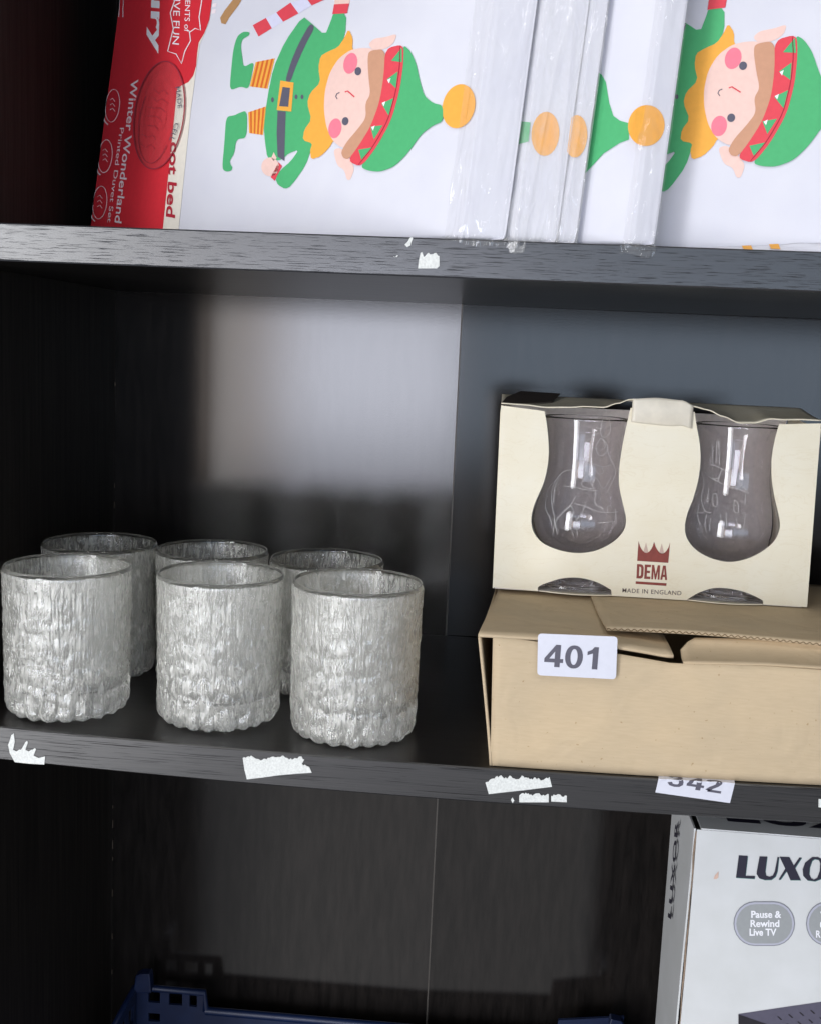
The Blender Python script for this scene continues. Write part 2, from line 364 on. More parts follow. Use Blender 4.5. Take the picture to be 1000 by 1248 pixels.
# ------------------------------------------------------------------ textured tumblers
def glass_bark():
    k, nt, b = mat('bark_glass'); nt.nodes.remove(b); out = nt.nodes['Material Output']
    L = nt.links.new
    bz = N(nt, 'ShaderNodeTexNoise', Scale=1.0, Detail=3.0, Roughness=0.6); L(mapped(nt, (900, 900, 120)), bz.inputs['Vector'])
    bp = N(nt, 'ShaderNodeBump', Strength=1.0, Distance=0.0004); L(bz.outputs[0], bp.inputs['Height'])
    g = N(nt, 'ShaderNodeBsdfPrincipled'); g.inputs['Base Color'].default_value = (1.0, 1.0, 0.985, 1); g.inputs['Transmission Weight'].default_value = 1
    g.inputs['IOR'].default_value = 1.5; g.inputs['Roughness'].default_value = 0.04; L(bp.outputs[0], g.inputs['Normal'])
    # white put in for light scattered through the clear glass: its shading follows the round of the glass, not the relief
    tc = N(nt, 'ShaderNodeTexCoord'); fl = N(nt, 'ShaderNodeVectorMath', operation='MULTIPLY'); L(tc.outputs['Object'], fl.inputs[0]); fl.inputs[1].default_value = (1, 1, 0)
    vt = N(nt, 'ShaderNodeVectorTransform', vector_type='NORMAL', convert_from='OBJECT', convert_to='WORLD'); L(fl.outputs[0], vt.inputs[0])
    ge = N(nt, 'ShaderNodeNewGeometry'); sg = N(nt, 'ShaderNodeMath', operation='MULTIPLY_ADD'); L(ge.outputs['Backfacing'], sg.inputs[0]); sg.inputs[1].default_value = -2; sg.inputs[2].default_value = 1
    sc_ = N(nt, 'ShaderNodeVectorMath', operation='SCALE'); L(vt.outputs[0], sc_.inputs[0]); L(sg.outputs[0], sc_.inputs['Scale'])
    nm = N(nt, 'ShaderNodeVectorMath', operation='NORMALIZE'); L(sc_.outputs[0], nm.inputs[0])
    d = N(nt, 'ShaderNodeBsdfDiffuse'); d.inputs[0].default_value = (1.0, 0.995, 0.92, 1); L(nm.outputs[0], d.inputs['Normal'])
    t = N(nt, 'ShaderNodeBsdfTranslucent'); t.inputs[0].default_value = (1.0, 0.995, 0.91, 1)
    m1 = N(nt, 'ShaderNodeMixShader'); m1.inputs[0].default_value = 0.25; L(d.outputs[0], m1.inputs[1]); L(t.outputs[0], m1.inputs[2])
    b2 = N(nt, 'ShaderNodeBump', Strength=1.0, Distance=0.0008); L(bz.outputs[0], b2.inputs['Height'])
    gs = N(nt, 'ShaderNodeBsdfGlossy'); gs.inputs['Roughness'].default_value = 0.14; gs.inputs[0].default_value = (1, 1, 0.96, 1); L(b2.outputs[0], gs.inputs['Normal'])  # extra gloss put in for glints between the glass walls
    m3 = N(nt, 'ShaderNodeMixShader'); m3.inputs[0].default_value = 0.30; L(m1.outputs[0], m3.inputs[1]); L(gs.outputs[0], m3.inputs[2])
    nz = N(nt, 'ShaderNodeTexNoise', Scale=1.0, Detail=3.0, Roughness=0.65, Distortion=0.3); L(mapped(nt, (420, 420, 110)), nz.inputs['Vector'])
    n3 = N(nt, 'ShaderNodeTexNoise', Scale=1.0, Detail=2.0); L(mapped(nt, (95, 95, 60)), n3.inputs['Vector'])
    mm = N(nt, 'ShaderNodeMath', operation='MULTIPLY_ADD'); L(n3.outputs[0], mm.inputs[0]); mm.inputs[1].default_value = 0.45; L(nz.outputs[0], mm.inputs[2])
    r = ramp(nt, mm.outputs[0], [(0.58, (0.22,)*3), (0.74, (0.35,)*3), (0.90, (0.50,)*3)])  # streaked share of the white and gloss that imitate scattered light
    m2 = N(nt, 'ShaderNodeMixShader'); L(r.outputs[0], m2.inputs[0]); L(g.outputs[0], m2.inputs[1]); L(m3.outputs[0], m2.inputs[2])
    L(m2.outputs[0], out.inputs['Surface']); return k
def clear_glass(name, col, rough=0.0, ior=1.5):
    k, nt, b = mat(name); b.inputs['Base Color'].default_value = (*col, 1); b.inputs['Transmission Weight'].default_value = 1
    b.inputs['Roughness'].default_value = rough; b.inputs['IOR'].default_value = ior; return k
M['bark'] = glass_bark(); M['clear'] = clear_glass('clear_glass', (1.0, 1.0, 0.99))
GH, GR = 0.0962, 0.0416
def tumbler_mesh(seed):
    nt_, nz_ = 420, 150
    v, f, mi = [], [], []
    def bark(th, z):
        t = z/GH
        x, y = math.cos(th), math.sin(th); s = Vector((seed*7.3, seed*3.1, 0))
        low = max(0.0, min(1.0, 1.05-t*1.15))
        wx = 0.35*noise.noise(Vector((x*3, y*3, z*60))+s)
        lump = min(1.0, 1.9*abs(noise.noise(Vector((x*4.4+wx, y*4.4-wx, z*72))+s)))**0.8
        lob = abs(math.sin(th*10+0.9*noise.noise(Vector((x*2, y*2, z*30))+s)+seed))**0.7
        ridge = abs(noise.noise(Vector((x*30+wx, y*30-wx, z*(30+26*low)))+s))
        fine = noise.noise(Vector((x*60, y*60, z*190))+s)
        amp = max(0.0, min(1.0, (0.965-t)/0.10))
        foot = math.exp(-(z/0.016)**4)
        ph = 2.2*noise.noise(Vector((x*5, y*5, 3.0))+s)
        ring = abs(math.sin(math.pi*z/0.0115+ph))**0.6
        d = amp*(-0.0011*(0.30+0.70*low)*(1-lump) - 0.0021*foot*(1-lob) - 0.0009*(0.12+0.88*low)*(1-foot)*(1-ring) - 0.0010*(0.55-min(0.55, ridge*1.3)) - 0.0005*(0.5-fine))
        return d
    zs = []
    for j in range(nz_+1):
        t = j/nz_; zs.append(GH*t)
    # outer wall
    for j, z in enumerate(zs):
        t = z/GH
        base = GR*(0.985+0.015*t)
        if z < 0.006: base -= 0.0035*(1-z/0.006)**2
        if t > 0.965: base -= 0.0009*((t-0.965)/0.035)**2
        for i in range(nt_):
            th = 2*math.pi*i/nt_; r = base+(bark(th, max(z, 0.002)) if t < 0.96 else 0)
            lift = 0.0022*(1-abs(math.sin(th*10+0.9*noise.noise(Vector((math.cos(th)*2, math.sin(th)*2, 0))+Vector((seed*7.3, seed*3.1, 0)))+seed))**0.7)*max(0, 1-z/0.005)
            v.append((r*math.cos(th), r*math.sin(th), z+lift))
    for j in range(nz_):
        for i in range(nt_):
            a = j*nt_+i; b = j*nt_+(i+1) % nt_; f.append((a, b, b+nt_, a+nt_)); mi.append(0 if zs[j]/GH < 0.975 else 1)
    # rim, inner wall and thick floor (smooth)
    prof = [(GR-0.0012, GH+0.0005), (GR-0.0018, GH+0.0004), (GR-0.0023, GH-0.0004), (GR-0.0025, GH-0.0016), (GR-0.0026, GH-0.003)]
    prof += [(GR-0.0029-0.0012*k/20, GH-0.003-(GH-0.026)*k/20) for k in range(1, 21)]
    prof += [(GR-0.0052, 0.0196), (GR-0.0085, 0.0172), (GR-0.016, 0.0160), (0.010, 0.0155)]
    start = nz_*nt_
    for r, z in prof:
        o = len(v)
        for i in range(nt_): th = 2*math.pi*i/nt_; v.append((r*math.cos(th), r*math.sin(th), z))
        for i in range(nt_): f.append((start+i, start+(i+1) % nt_, o+(i+1) % nt_, o+i)); mi.append(1)
        start = o
    f.append(tuple(start+i for i in range(nt_))); mi.append(1)
    # slightly hollow underside
    pr = [(GR*0.80, 0.0), (GR*0.6, 0.0015)]; start = 0
    for r, z in pr:
        o = len(v)
        for i in range(nt_): th = 2*math.pi*i/nt_; v.append((r*math.cos(th), r*math.sin(th), z))
        for i in range(nt_): f.append((start+(i+1) % nt_, start+i, o+i, o+(i+1) % nt_)); mi.append(1)
        start = o
    f.append(tuple(start+i for i in reversed(range(nt_)))); mi.append(1)
    me = bpy.data.meshes.new('tumbler'); me.from_pydata(v, [], f); me.materials.append(M['bark']); me.materials.append(M['clear'])
    for p, k in zip(me.polygons, mi): p.material_index = k; p.use_smooth = True
    me.update(); return me
tm = [tumbler_mesh(1), tumbler_mesh(2)]
spots = [(-0.2396, 0.0477, 1.00, 0.3, 'bark textured glass tumbler at the left end of the front row'),
         (-0.1393, 0.0586, 1.01, 1.7, 'bark textured glass tumbler in the middle of the front row'),
         (-0.0471, 0.0534, 1.035, 2.9, 'bark textured glass tumbler at the right end of the front row, nearest the carton'),
         (-0.2500, 0.1330, 1.00, 4.1, 'bark textured glass tumbler at the left end of the back row, beside the side panel'),
         (-0.1680, 0.1420, 1.00, 5.0, 'bark textured glass tumbler in the middle of the back row'),
         (-0.0817, 0.1390, 1.00, 0.9, 'bark textured glass tumbler at the right end of the back row')]
for i, (x, y, s, rz, lab) in enumerate(spots):
    o = bpy.data.objects.new('glass_tumbler', tm[i % 2]); COL.objects.link(o)
    o.location = (x, y, max(sag(x-0.03), sag(x+0.03))+0.0002); o.scale = (s, s, s); o.rotation_euler = (0, 0, rz)
    tag(o, lab, 'glass', 'six textured tumblers on the middle shelf')
# ------------------------------------------------------------------ brown carton
def card_mat(name, c0, c1, rough=0.75):
    k, nt, b = mat(name)
    n1 = N(nt, 'ShaderNodeTexNoise', Scale=1.0, Detail=4.0); nt.links.new(mapped(nt, (130, 900, 1000)), n1.inputs['Vector'])
    r = ramp(nt, n1.outputs[0], [(0.3, c0), (0.7, c1)])
    sp = N(nt, 'ShaderNodeTexNoise', Scale=420.0, Detail=1.0); nt.links.new(mapped(nt, (1, 1, 1)), sp.inputs['Vector'])
    sr = ramp(nt, sp.outputs[0], [(0.74, (1, 1, 1)), (0.80, (0.74, 0.66, 0.55))])
    bl = N(nt, 'ShaderNodeTexNoise', Scale=22.0, Detail=3.0); nt.links.new(mapped(nt, (1, 1, 1)), bl.inputs['Vector'])
    br = ramp(nt, bl.outputs[0], [(0.3, (0.93, 0.93, 0.93)), (0.7, (1.05, 1.03, 1.0))])
    mx = N(nt, 'ShaderNodeMixRGB', blend_type='MULTIPLY'); mx.inputs[0].default_value = 1
    m2 = N(nt, 'ShaderNodeMixRGB', blend_type='MULTIPLY'); m2.inputs[0].default_value = 1
    L = nt.links.new
    L(r.outputs[0], mx.inputs[1]); L(sr.outputs[0], mx.inputs[2]); L(mx.outputs[0], m2.inputs[1]); L(br.outputs[0], m2.inputs[2]); L(m2.outputs[0], b.inputs['Base Color'])
    dn = N(nt, 'ShaderNodeTexNoise', Scale=30.0, Detail=2.0, Distortion=1.0); L(mapped(nt, (1, 1, 1)), dn.inputs['Vector'])
    b0 = N(nt, 'ShaderNodeBump', Strength=0.5, Distance=0.0035); L(dn.outputs[0], b0.inputs['Height'])
    bp = N(nt, 'ShaderNodeBump', Strength=0.15, Distance=0.0005); L(n1.outputs[0], bp.inputs['Height']); L(b0.outputs[0], bp.inputs['Normal']); L(bp.outputs[0], b.inputs['Normal'])
    b.inputs['Roughness'].default_value = rough; b.inputs['Specular IOR Level'].default_value = 0.25
    return k
M['kraft'] = card_mat('kraft_board', (0.52, 0.412, 0.272), (0.555, 0.442, 0.296))
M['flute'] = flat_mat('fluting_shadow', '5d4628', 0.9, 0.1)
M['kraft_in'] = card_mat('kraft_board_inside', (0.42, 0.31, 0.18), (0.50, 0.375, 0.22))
HB = 0.0785
def lidbase(y): t = max(0, min(1, (y-0.004)/0.10)); return HB-0.0036*t*t*(3-2*t)
carton = empty('cardboard_carton', (0.20, 0.12, 0.0), 'plain brown cardboard carton with loose lid flaps and a 401 sticker', 'cardboard box')
BX0, BX1, BY0, BY1 = 0.0447, 0.36, 0.0040, 0.235
def ztop(x):   # uneven upper edge of the front panel
    t = (x-BX0)
    return HB-0.001 - 0.0095*min(1, t/0.105)**1.3 + (0.0 if t < 0.11 else 0.0022*min(1, (t-0.11)/0.05))
def gfront(u, v_):
    x = BX0+(BX1-BX0)*u; zb = sag(x)+0.0004; z = zb+(ztop(x)-zb)*v_
    return Vector((x - 0.0028*v_*(1-u), BY0+0.0015*math.sin(u*5)*v_-0.0006*math.sin(v_*3.1), z))
v, f = grid(gfront, 60, 14); front = obj('front_panel', v, f, M['kraft'], carton, smooth=True, solid=(0.0016, -1))
def gside(u, v_):  # left side, flared outwards at the top front
    y = BY0+(BY1-BY0)*u; x = BX0-0.0002-0.0112*v_**1.1*(1-0.75*min(1, u*1.5))-0.0003; zb = sag(x)+0.0004
    return Vector((x, y-0.0002, zb+(lidbase(y)-0.0022-zb)*v_))
v, f = grid(gside, 24, 12); obj('side_panel', v, f, M['kraft'], carton, smooth=True, solid=(0.0016, 1))
v, f = grid(lambda u, v_: Vector((BX1, BY0+0.002+(BY1-BY0-.004)*u, 0.0006+(HB-0.0070)*v_)), 2, 2); obj('side_panel', v, f, M['kraft'], carton, solid=(0.0016, 1))
v, f = grid(lambda u, v_: Vector((BX0+(BX1-BX0)*u, BY1, 0.0006+(HB-0.0070)*v_)), 2, 2); obj('rear_panel', v, f, M['kraft'], carton, solid=(0.0016, -1))
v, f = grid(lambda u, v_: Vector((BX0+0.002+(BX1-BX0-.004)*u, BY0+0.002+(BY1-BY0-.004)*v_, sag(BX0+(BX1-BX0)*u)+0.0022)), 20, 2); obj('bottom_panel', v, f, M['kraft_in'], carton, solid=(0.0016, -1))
# left lid flap: front edge survey (x of the photograph) -> height
def lidz(x):
    t = max(0, min(1, (x-0.06)/0.085)); return HB+0.0002-0.0062*t*t
def gl1(u, v_):
    y = BY0-0.0005+(BY1-BY0)*v_
    x0 = 0.0330+0.0104*min(1, v_/0.62); x = x0+(0.150-x0)*u
    return Vector((x, y + 0.004*u*(1-v_), lidbase(y)-0.0018+(lidz(x)-HB)*(1-v_)**3))
v, f = grid(gl1, 30, 20); obj('lid_flap', v, f, M['kraft'], carton, smooth=True, solid=(0.0018, 1))
def gl2(u, v_):
    y0 = 0.0300-0.0025*math.sin(u*3.0); y = y0+(BY1-y0)*v_; x = 0.1100+(BX1-0.1100)*u + 0.002*(1-v_)*(1-u)
    curl = 0.0012*math.exp(-v_*9)*(1+math.sin(u*7))
    return Vector((x, y, lidbase(y)+0.0003+curl))
v, f = grid(gl2, 40, 20); lid2 = obj('lid_flap', v, f, M['kraft'], carton, smooth=True, solid=(0.0020, 1))
# corrugated edge of the upper lid flap
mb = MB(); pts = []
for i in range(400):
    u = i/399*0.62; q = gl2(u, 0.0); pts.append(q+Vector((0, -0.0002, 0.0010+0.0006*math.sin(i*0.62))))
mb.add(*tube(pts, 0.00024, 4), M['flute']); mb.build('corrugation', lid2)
# inner tuck flap rising behind the front panel on the right
def gtuck(u, v_):
    x = 0.156+(BX1-0.158)*u; a = v_*1.35
    return Vector((x, BY0+0.0020+0.028*math.sin(a)*min(1, 0.55+u*12), ztop(x)-0.0004+0.0116*(1-math.cos(a))*min(1, 0.55+u*12)))
v, f = grid(gtuck, 40, 8); obj('tuck_flap', v, f, M['kraft'], carton, smooth=True, solid=(0.0014, 1))
# the 401 sticker
fp = Plane((0, BY0-0.0024, 0), (1, 0, 0), (0, 0, 1))
mb = MB()
def rrect(c, r, n=5):
    out = []
    for i in range(4):
        p = Vector(c[i]); a = (Vector(c[i-1])-p).normalized(); b = (Vector(c[(i+1) % 4])-p).normalized()
        for k in range(n+1):
            t = k/n; out.append(tuple(p+a*r*(1-t)**2+b*r*t**2))
    return out
decal(mb, fp, rrect([(655, 772), (752, 776), (750, 828), (654, 823)], 5), M['sticker'], 0)
stk = mb.build('number_sticker', carton, solid=(0.0002, 0))
mb = MB(); text_decal(mb, fp, '401', (662, 812), (727, 816), (664, 785), M['ink'], 0.0003, glyph=True); mb.build('digits', stk)
# ------------------------------------------------------------------ cream gift box with two engraved glasses
def cream_mat():
    k, nt, b = mat('cream_card'); L = nt.links.new
    n1 = N(nt, 'ShaderNodeTexNoise', Scale=28.0, Detail=4.0); L(mapped(nt, (1, 1, 1)), n1.inputs['Vector'])
    r = ramp(nt, n1.outputs[0], [(0.3, (0.84, 0.765, 0.58)), (0.55, (0.87, 0.805, 0.635)), (0.8, (0.88, 0.83, 0.68))])
    n2 = N(nt, 'ShaderNodeTexNoise', Scale=1.0, Detail=5.0, Distortion=1.5); L(mapped(nt, (30, 30, 90)), n2.inputs['Vector'])
    r2 = ramp(nt, n2.outputs[0], [(0.485, (1, 1, 1)), (0.50, (0.95, 0.93, 0.89)), (0.515, (1, 1, 1))])
    mx = N(nt, 'ShaderNodeMixRGB', blend_type='MULTIPLY'); mx.inputs[0].default_value = 0.8
    L(r.outputs[0], mx.inputs[1]); L(r2.outputs[0], mx.inputs[2]); L(mx.outputs[0], b.inputs['Base Color'])
    bp = N(nt, 'ShaderNodeBump', Strength=0.25, Distance=0.001); L(n2.outputs[0], bp.inputs['Height']); L(bp.outputs[0], b.inputs['Normal'])
    b.inputs['Roughness'].default_value = 0.42; return k
M['cream'] = cream_mat()
M['cream_in'] = flat_mat('card_inside', 'e2dbd6', 0.8, 0.06)
M['tape'] = flat_mat('aged_tape', 'e0d8c6', 0.35, 0.07, 0.5, 120)
M['maroon'] = flat_mat('maroon_print', '8a4036', 0.5, 0.08, 0.4)
M['pink'] = flat_mat('pale_pink_print', 'cdb3a4', 0.5, 0.04, 0.4)
M['print_grey'] = flat_mat('grey_print', '6a5a58', 0.5, 0.05, 0.4)
M['dark_flap'] = flat_mat('dark_card', '3d3632', 0.6, 0.1)
GZ = lidbase(0.15)+0.0028; GY = 0.1418; GX0, GX1, GTOP = 0.0400, 0.2612, 0.2112
gift = empty('gift_box', (0.15, 0.18, GZ), 'cream gift box with a maroon crown emblem and two cut-out windows, on the brown carton', 'gift box')
gp = Plane((0, GY, 0), (1, 0, 0), (0, 0, 1))
outl = [(610, 494), (663, 501), (666, 520), (668, 545), (667, 565), (662, 588), (653, 609), (648, 624), (647, 638), (651, 651), (661, 662), (676, 669), (692, 673), (708, 674), (726, 671), (743, 663), (754, 654), (761, 643), (762, 630), (758, 612), (754, 592), (754, 572), (757, 548), (762, 522), (766, 505), (768, 497),
        (846, 502), (848, 517), (852, 540), (853, 562), (850, 586), (844, 608), (837, 626), (834, 644), (838, 659), (850, 672), (868, 681), (888, 685), (910, 681), (930, 671), (944, 658), (950, 642), (948, 625), (943, 604), (940, 582), (940, 558), (944, 535), (949, 517),
        (1000, 516), (983, 740), (930, 737), (929, 732), (920, 727), (905, 721), (885, 717), (868, 717), (852, 722), (841, 728), (838, 730), (836, 734), (745, 727), (744, 719), (730, 711), (715, 706), (700, 704), (684, 705), (670, 709), (659, 713), (655, 716), (655, 721), (601, 716)]
def crom(p, n=4):
    out = []
    for i in range(len(p)-1):
        a = p[max(i-1, 0)]; b = p[i]; c_ = p[i+1]; d_ = p[min(i+2, len(p)-1)]
        for k in range(n):
            t = k/n; out.append(tuple(0.5*((2*b[m_])+(-a[m_]+c_[m_])*t+(2*a[m_]-5*b[m_]+4*c_[m_]-d_[m_])*t*t+(-a[m_]+3*b[m_]-3*c_[m_]+d_[m_])*t**3) for m_ in (0, 1)))
    return out+[p[-1]]
iA, iB, iC, iD = outl.index((663, 501)), outl.index((768, 497)), outl.index((846, 502)), outl.index((949, 517))
iE, iF, iG, iH = outl.index((929, 732)), outl.index((838, 730)), outl.index((744, 719)), outl.index((655, 716))
outl = outl[:iA]+crom(outl[iA:iB+1])+crom(outl[iC:iD+1])+outl[iD+1:iE]+crom(outl[iE:iF+1])+outl[iF+1:iG]+crom(outl[iG:iH+1])+outl[iH+1:]
P2 = [gp.inv(*q) for q in outl]
P2 = [(x, max(z, GZ+0.0002) if i not in () else z) for i, (x, z) in enumerate(P2)]
vs, fs = tess([P2])
obj('front_panel', [(q.x, GY, q.y) for q in vs], fs, M['cream'], gift, solid=(0.0008, -1))
BYB = 0.232
v, f = grid(lambda u, v_: Vector((GX0+0.0005-0.0015*v_, GY+0.0010+(BYB-GY-0.001)*u, GZ+0.0002+(0.129+0.004*u)*v_)), 4, 4); obj('side_panel', v, f, [M['cream']], gift, solid=(0.0008, -1))
v, f = grid(lambda u, v_: Vector((GX1-0.0012*v_, GY+0.0010+(BYB-GY-0.001)*u, GZ+0.0002+(0.127+0.004*u)*v_)), 4, 4); obj('side_panel', v, f, [M['cream']], gift, solid=(0.0008, 1))
v, f = grid(lambda u, v_: Vector((GX0+0.001+(GX1-GX0-0.003)*u, BYB, GZ+0.0002+0.130*v_)), 2, 2); obj('rear_panel', v, f, M['cream_in'], gift, solid=(0.0008, -1))
v, f = grid(lambda u, v_: Vector((GX0+0.001+(GX1-GX0-0.003)*u, GY+0.0012+(BYB-GY-0.002)*v_, GZ+0.0006)), 2, 2); obj('bottom_panel', v, f, M['cream_in'], gift, solid=(0.0006, -1))
v, f = grid(lambda u, v_: Vector((0.1500, GY+0.004+(BYB-GY-0.006)*u, GZ+0.001+0.125*v_)), 2, 2); obj('divider', v, f, M['cream_in'], gift, solid=(0.0006, -1))
for xa, xb in ((657, 745), (839, 929)):     # card lip that carries each foot through its slot
    a = gp.inv(xa, 722)[0]; b = gp.inv(xb, 738)[0]
    v, f = grid(lambda u, v_: Vector((a+(b-a)*u, GY+0.0006-(0.0005+0.0052*math.sin(math.pi*u))*v_, GZ+0.0005)), 20, 2); obj('slot_lip', v, f, M['cream'], gift, solid=(0.0006, 0))
# top panel with its wavy, sagging front edge
tops = [(610, 492), (640, 494), (664, 497), (690, 497), (715, 496), (735, 497), (752, 492), (768, 487), (800, 486), (830, 489), (846, 496), (862, 500), (880, 508), (900, 516), (918, 516), (940, 511), (952, 512), (980, 512), (1000, 513)]
te = [gp.inv(*q) for q in tops]
def edge_z(x):
    for (a, za), (b, zb) in zip(te, te[1:]):
        if a <= x <= b: t = (x-a)/(b-a); t = t*t*(3-2*t); return za+(zb-za)*t
    return te[0][1] if x < te[0][0] else te[-1][1]
def gtop(u, v_):
    x = GX0-0.0015+(te[-1][0]-GX0+0.0015)*u; ez = edge_z(x)
    k = min(1, v_*1.6); full = 0.2125+0.0035*math.sin(min(1, v_*1.1)*2.2)
    return Vector((x, GY-0.0012+(BYB-GY)*v_, ez*(1-k)+full*k))
v, f = grid(gtop, 80, 16); top = obj('top_panel', v, f, M['cream'], gift, smooth=True, solid=(0.0007, 1))
# glued centre tab that wraps over the front, its tape stained
def gtab(u, v_):
    x = te[7][0]+0.0012+(te[10][0]-te[7][0]-0.0024)*u
    z = edge_z(x)+0.0008-0.0190*v_*(0.85+0.15*math.sin(u*3.14))
    return Vector((x, GY-0.0018+0.0004*v_-0.0012*math.sin(v_*3.1)*math.sin(u*3.14), z))
v, f = grid(gtab, 16, 12); tab = obj('centre_tab', v, f, M['tape'], gift, smooth=True, solid=(0.0003, 0))
# dark lifted rear flap on the left and dark printed mark on the top
fl = [at_y(x, y, 0.200) for x, y in ((609, 494), (616, 485), (634, 477), (680, 480), (690, 487), (650, 492))]
v = [Vector((p.x, 0.146+0.05*(i in (1, 2, 3, 4)), 0)) for i, p in enumerate(fl)]
v = [at_y(609, 493, 0.1415), at_y(617, 484, 0.160), at_y(634, 477, 0.185), at_y(682, 480, 0.190), at_y(672, 490, 0.165), at_y(640, 492, 0.150)]
obj('rear_flap', v, [(0, 1, 2, 3, 4, 5)], M['dark_flap'], gift, solid=(0.0008, 0))
# print on the front: crown, name, line, origin
mb = MB()
def C7(x, y): return (740+x/8.333, 640+y/8.333)
arc = lambda x0, y0, x1, y1, dep: [(x0+(x1-x0)*t, (y0+(y1-y0)*t)+dep*math.sin(math.pi*t)**0.7) for t in [k/10 for k in range(11)]]
crown = [(298, 362), (312, 160)] + arc(312, 165, 470, 168, 115)[1:-1] + [(470, 168)] + arc(470, 168, 632, 178, 115)[1:-1] + [(632, 176), (614, 383)]
decal(mb, gp, [C7(*q) for q in crown], M['maroon'], 0.0003)
for q in ([(362, 268), (388, 175), (412, 275), (388, 283)], [(520, 285), (548, 185), (572, 288), (548, 292)]):
    decal(mb, gp, [C7(*a) for a in q], M['pink'], 0.0003)
decal(mb, gp, [C7(*q) for q in ((284, 570), (597, 590), (594, 617), (282, 596))], M['maroon'], 0.0003)
text_decal(mb, gp, 'DEMA', C7(290, 540), C7(602, 558), C7(297, 395), M['maroon'], 0.0003, glyph=True)
text_decal(mb, gp, 'MADE IN ENGLAND', C7(147, 682), C7(746, 712), C7(149, 640), M['print_grey'], 0.0003, 0.004, 0, 1.1)
mb.build('print', gift)
# the two glasses
M['smoke'] = clear_glass('tinted_glass', (0.965, 0.95, 0.96))
M['etch'] = flat_mat('etched_line', 'e8e4e2', 0.8, 0.03)
prof_o = [(0.0, 0.0008), (0.030, 0.0008), (0.0388, 0.0015), (0.0395, 0.0035), (0.0380, 0.0050), (0.026, 0.0078), (0.012, 0.0115), (0.009, 0.0145), (0.0125, 0.0180), (0.0225, 0.0235), (0.0305, 0.0315), (0.0350, 0.0415), (0.0358, 0.0480), (0.0345, 0.0560), (0.0312, 0.0680), (0.0286, 0.0790), (0.0277, 0.0890), (0.0280, 0.1000), (0.0292, 0.1120), (0.0312, 0.1245)]
def smooth_prof(p, n=6):
    out = []
    for i in range(len(p)-1):
        p0 = p[max(i-1, 0)]; p1 = p[i]; p2 = p[i+1]; p3 = p[min(i+2, len(p)-1)]
        for k in range(n):
            t = k/n
            out.append(tuple(0.5*((2*p1[a])+(-p0[a]+p2[a])*t+(2*p0[a]-5*p1[a]+4*p2[a]-p3[a])*t*t+(-p0[a]+3*p1[a]-3*p2[a]+p3[a])*t**3) for a in (0, 1)))
    out.append(p[-1]); return [(max(0, r), z) for r, z in out]
po = smooth_prof(prof_o)
pin = [(r-0.0013, z+0.0006) for r, z in po if z > 0.0185]
pin = [(0.0, 0.0195), (0.006, 0.0196)] + [q for q in pin if q[0] > 0.010]
full = po + [(po[-1][0]-0.0006, po[-1][1]+0.0005)] + pin[::-1]
def lathe(prof, n=96):
    v, f = [], []
    for r, z in prof:
        for i in range(n): t = 2*math.pi*i/n; v.append((max(r, 1e-5)*math.cos(t), max(r, 1e-5)*math.sin(t), z))
    for j in range(len(prof)-1):
        for i in range(n): a = j*n+i; b = j*n+(i+1) % n; f.append((a, b, b+n, a+n))
    return v, f
def rad_at(z):
    for (r0, z0), (r1, z1) in zip(po, po[1:]):
        if z0 <= z <= z1 and z > 0.015: return r0+(r1-r0)*((z-z0)/(z1-z0) if z1 > z0 else 0)
    return 0.0
lv, lf = lathe(full)
def etched_glass(px, lines, lab):
    c = at_y(px, 590, 0.1790); cx, cyy, cz = c.x, 0.1790, GZ+0.0008
    root = empty('engraved_glass', (cx, cyy, cz), lab, 'glass', 'engraved glasses in the gift box')
    obj('bowl', [(x+cx, y+cyy, z+cz) for x, y, z in lv], lf, M['smoke'], root, smooth=True)
    mb = MB()
    for ln in lines:
        pts = []; ln = crom(ln, 3) if len(ln) > 2 else ln
        for (x0, y0), (x1, y1) in zip(ln, ln[1:]):
            for k in range(4): pts.append((x0+(x1-x0)*k/4, y0+(y1-y0)*k/4))
        pts.append(ln[-1]); P = []
        for x, y in pts:
            d = ray(x, y); s0 = (0.130-CAM.y)/d.y; hit = None
            for k in range(240):
                q = CAM+d*(s0+k*0.00025/1.0)
                if math.hypot(q.x-cx, q.y-cyy) <= rad_at(q.z-cz)+0.00012: hit = q; break
            if hit: P.append(hit)
            else:
                if len(P) > 2: mb.add(*tube(P, 0.00017, 4), M['etch'])
                P = []
        if len(P) > 2: mb.add(*tube(P, 0.00017, 4), M['etch'])
    mb.build('engraving', root)
def C4(l): return [[(600+x/4.455, 470+y/4.457) for x, y in q] for q in l]
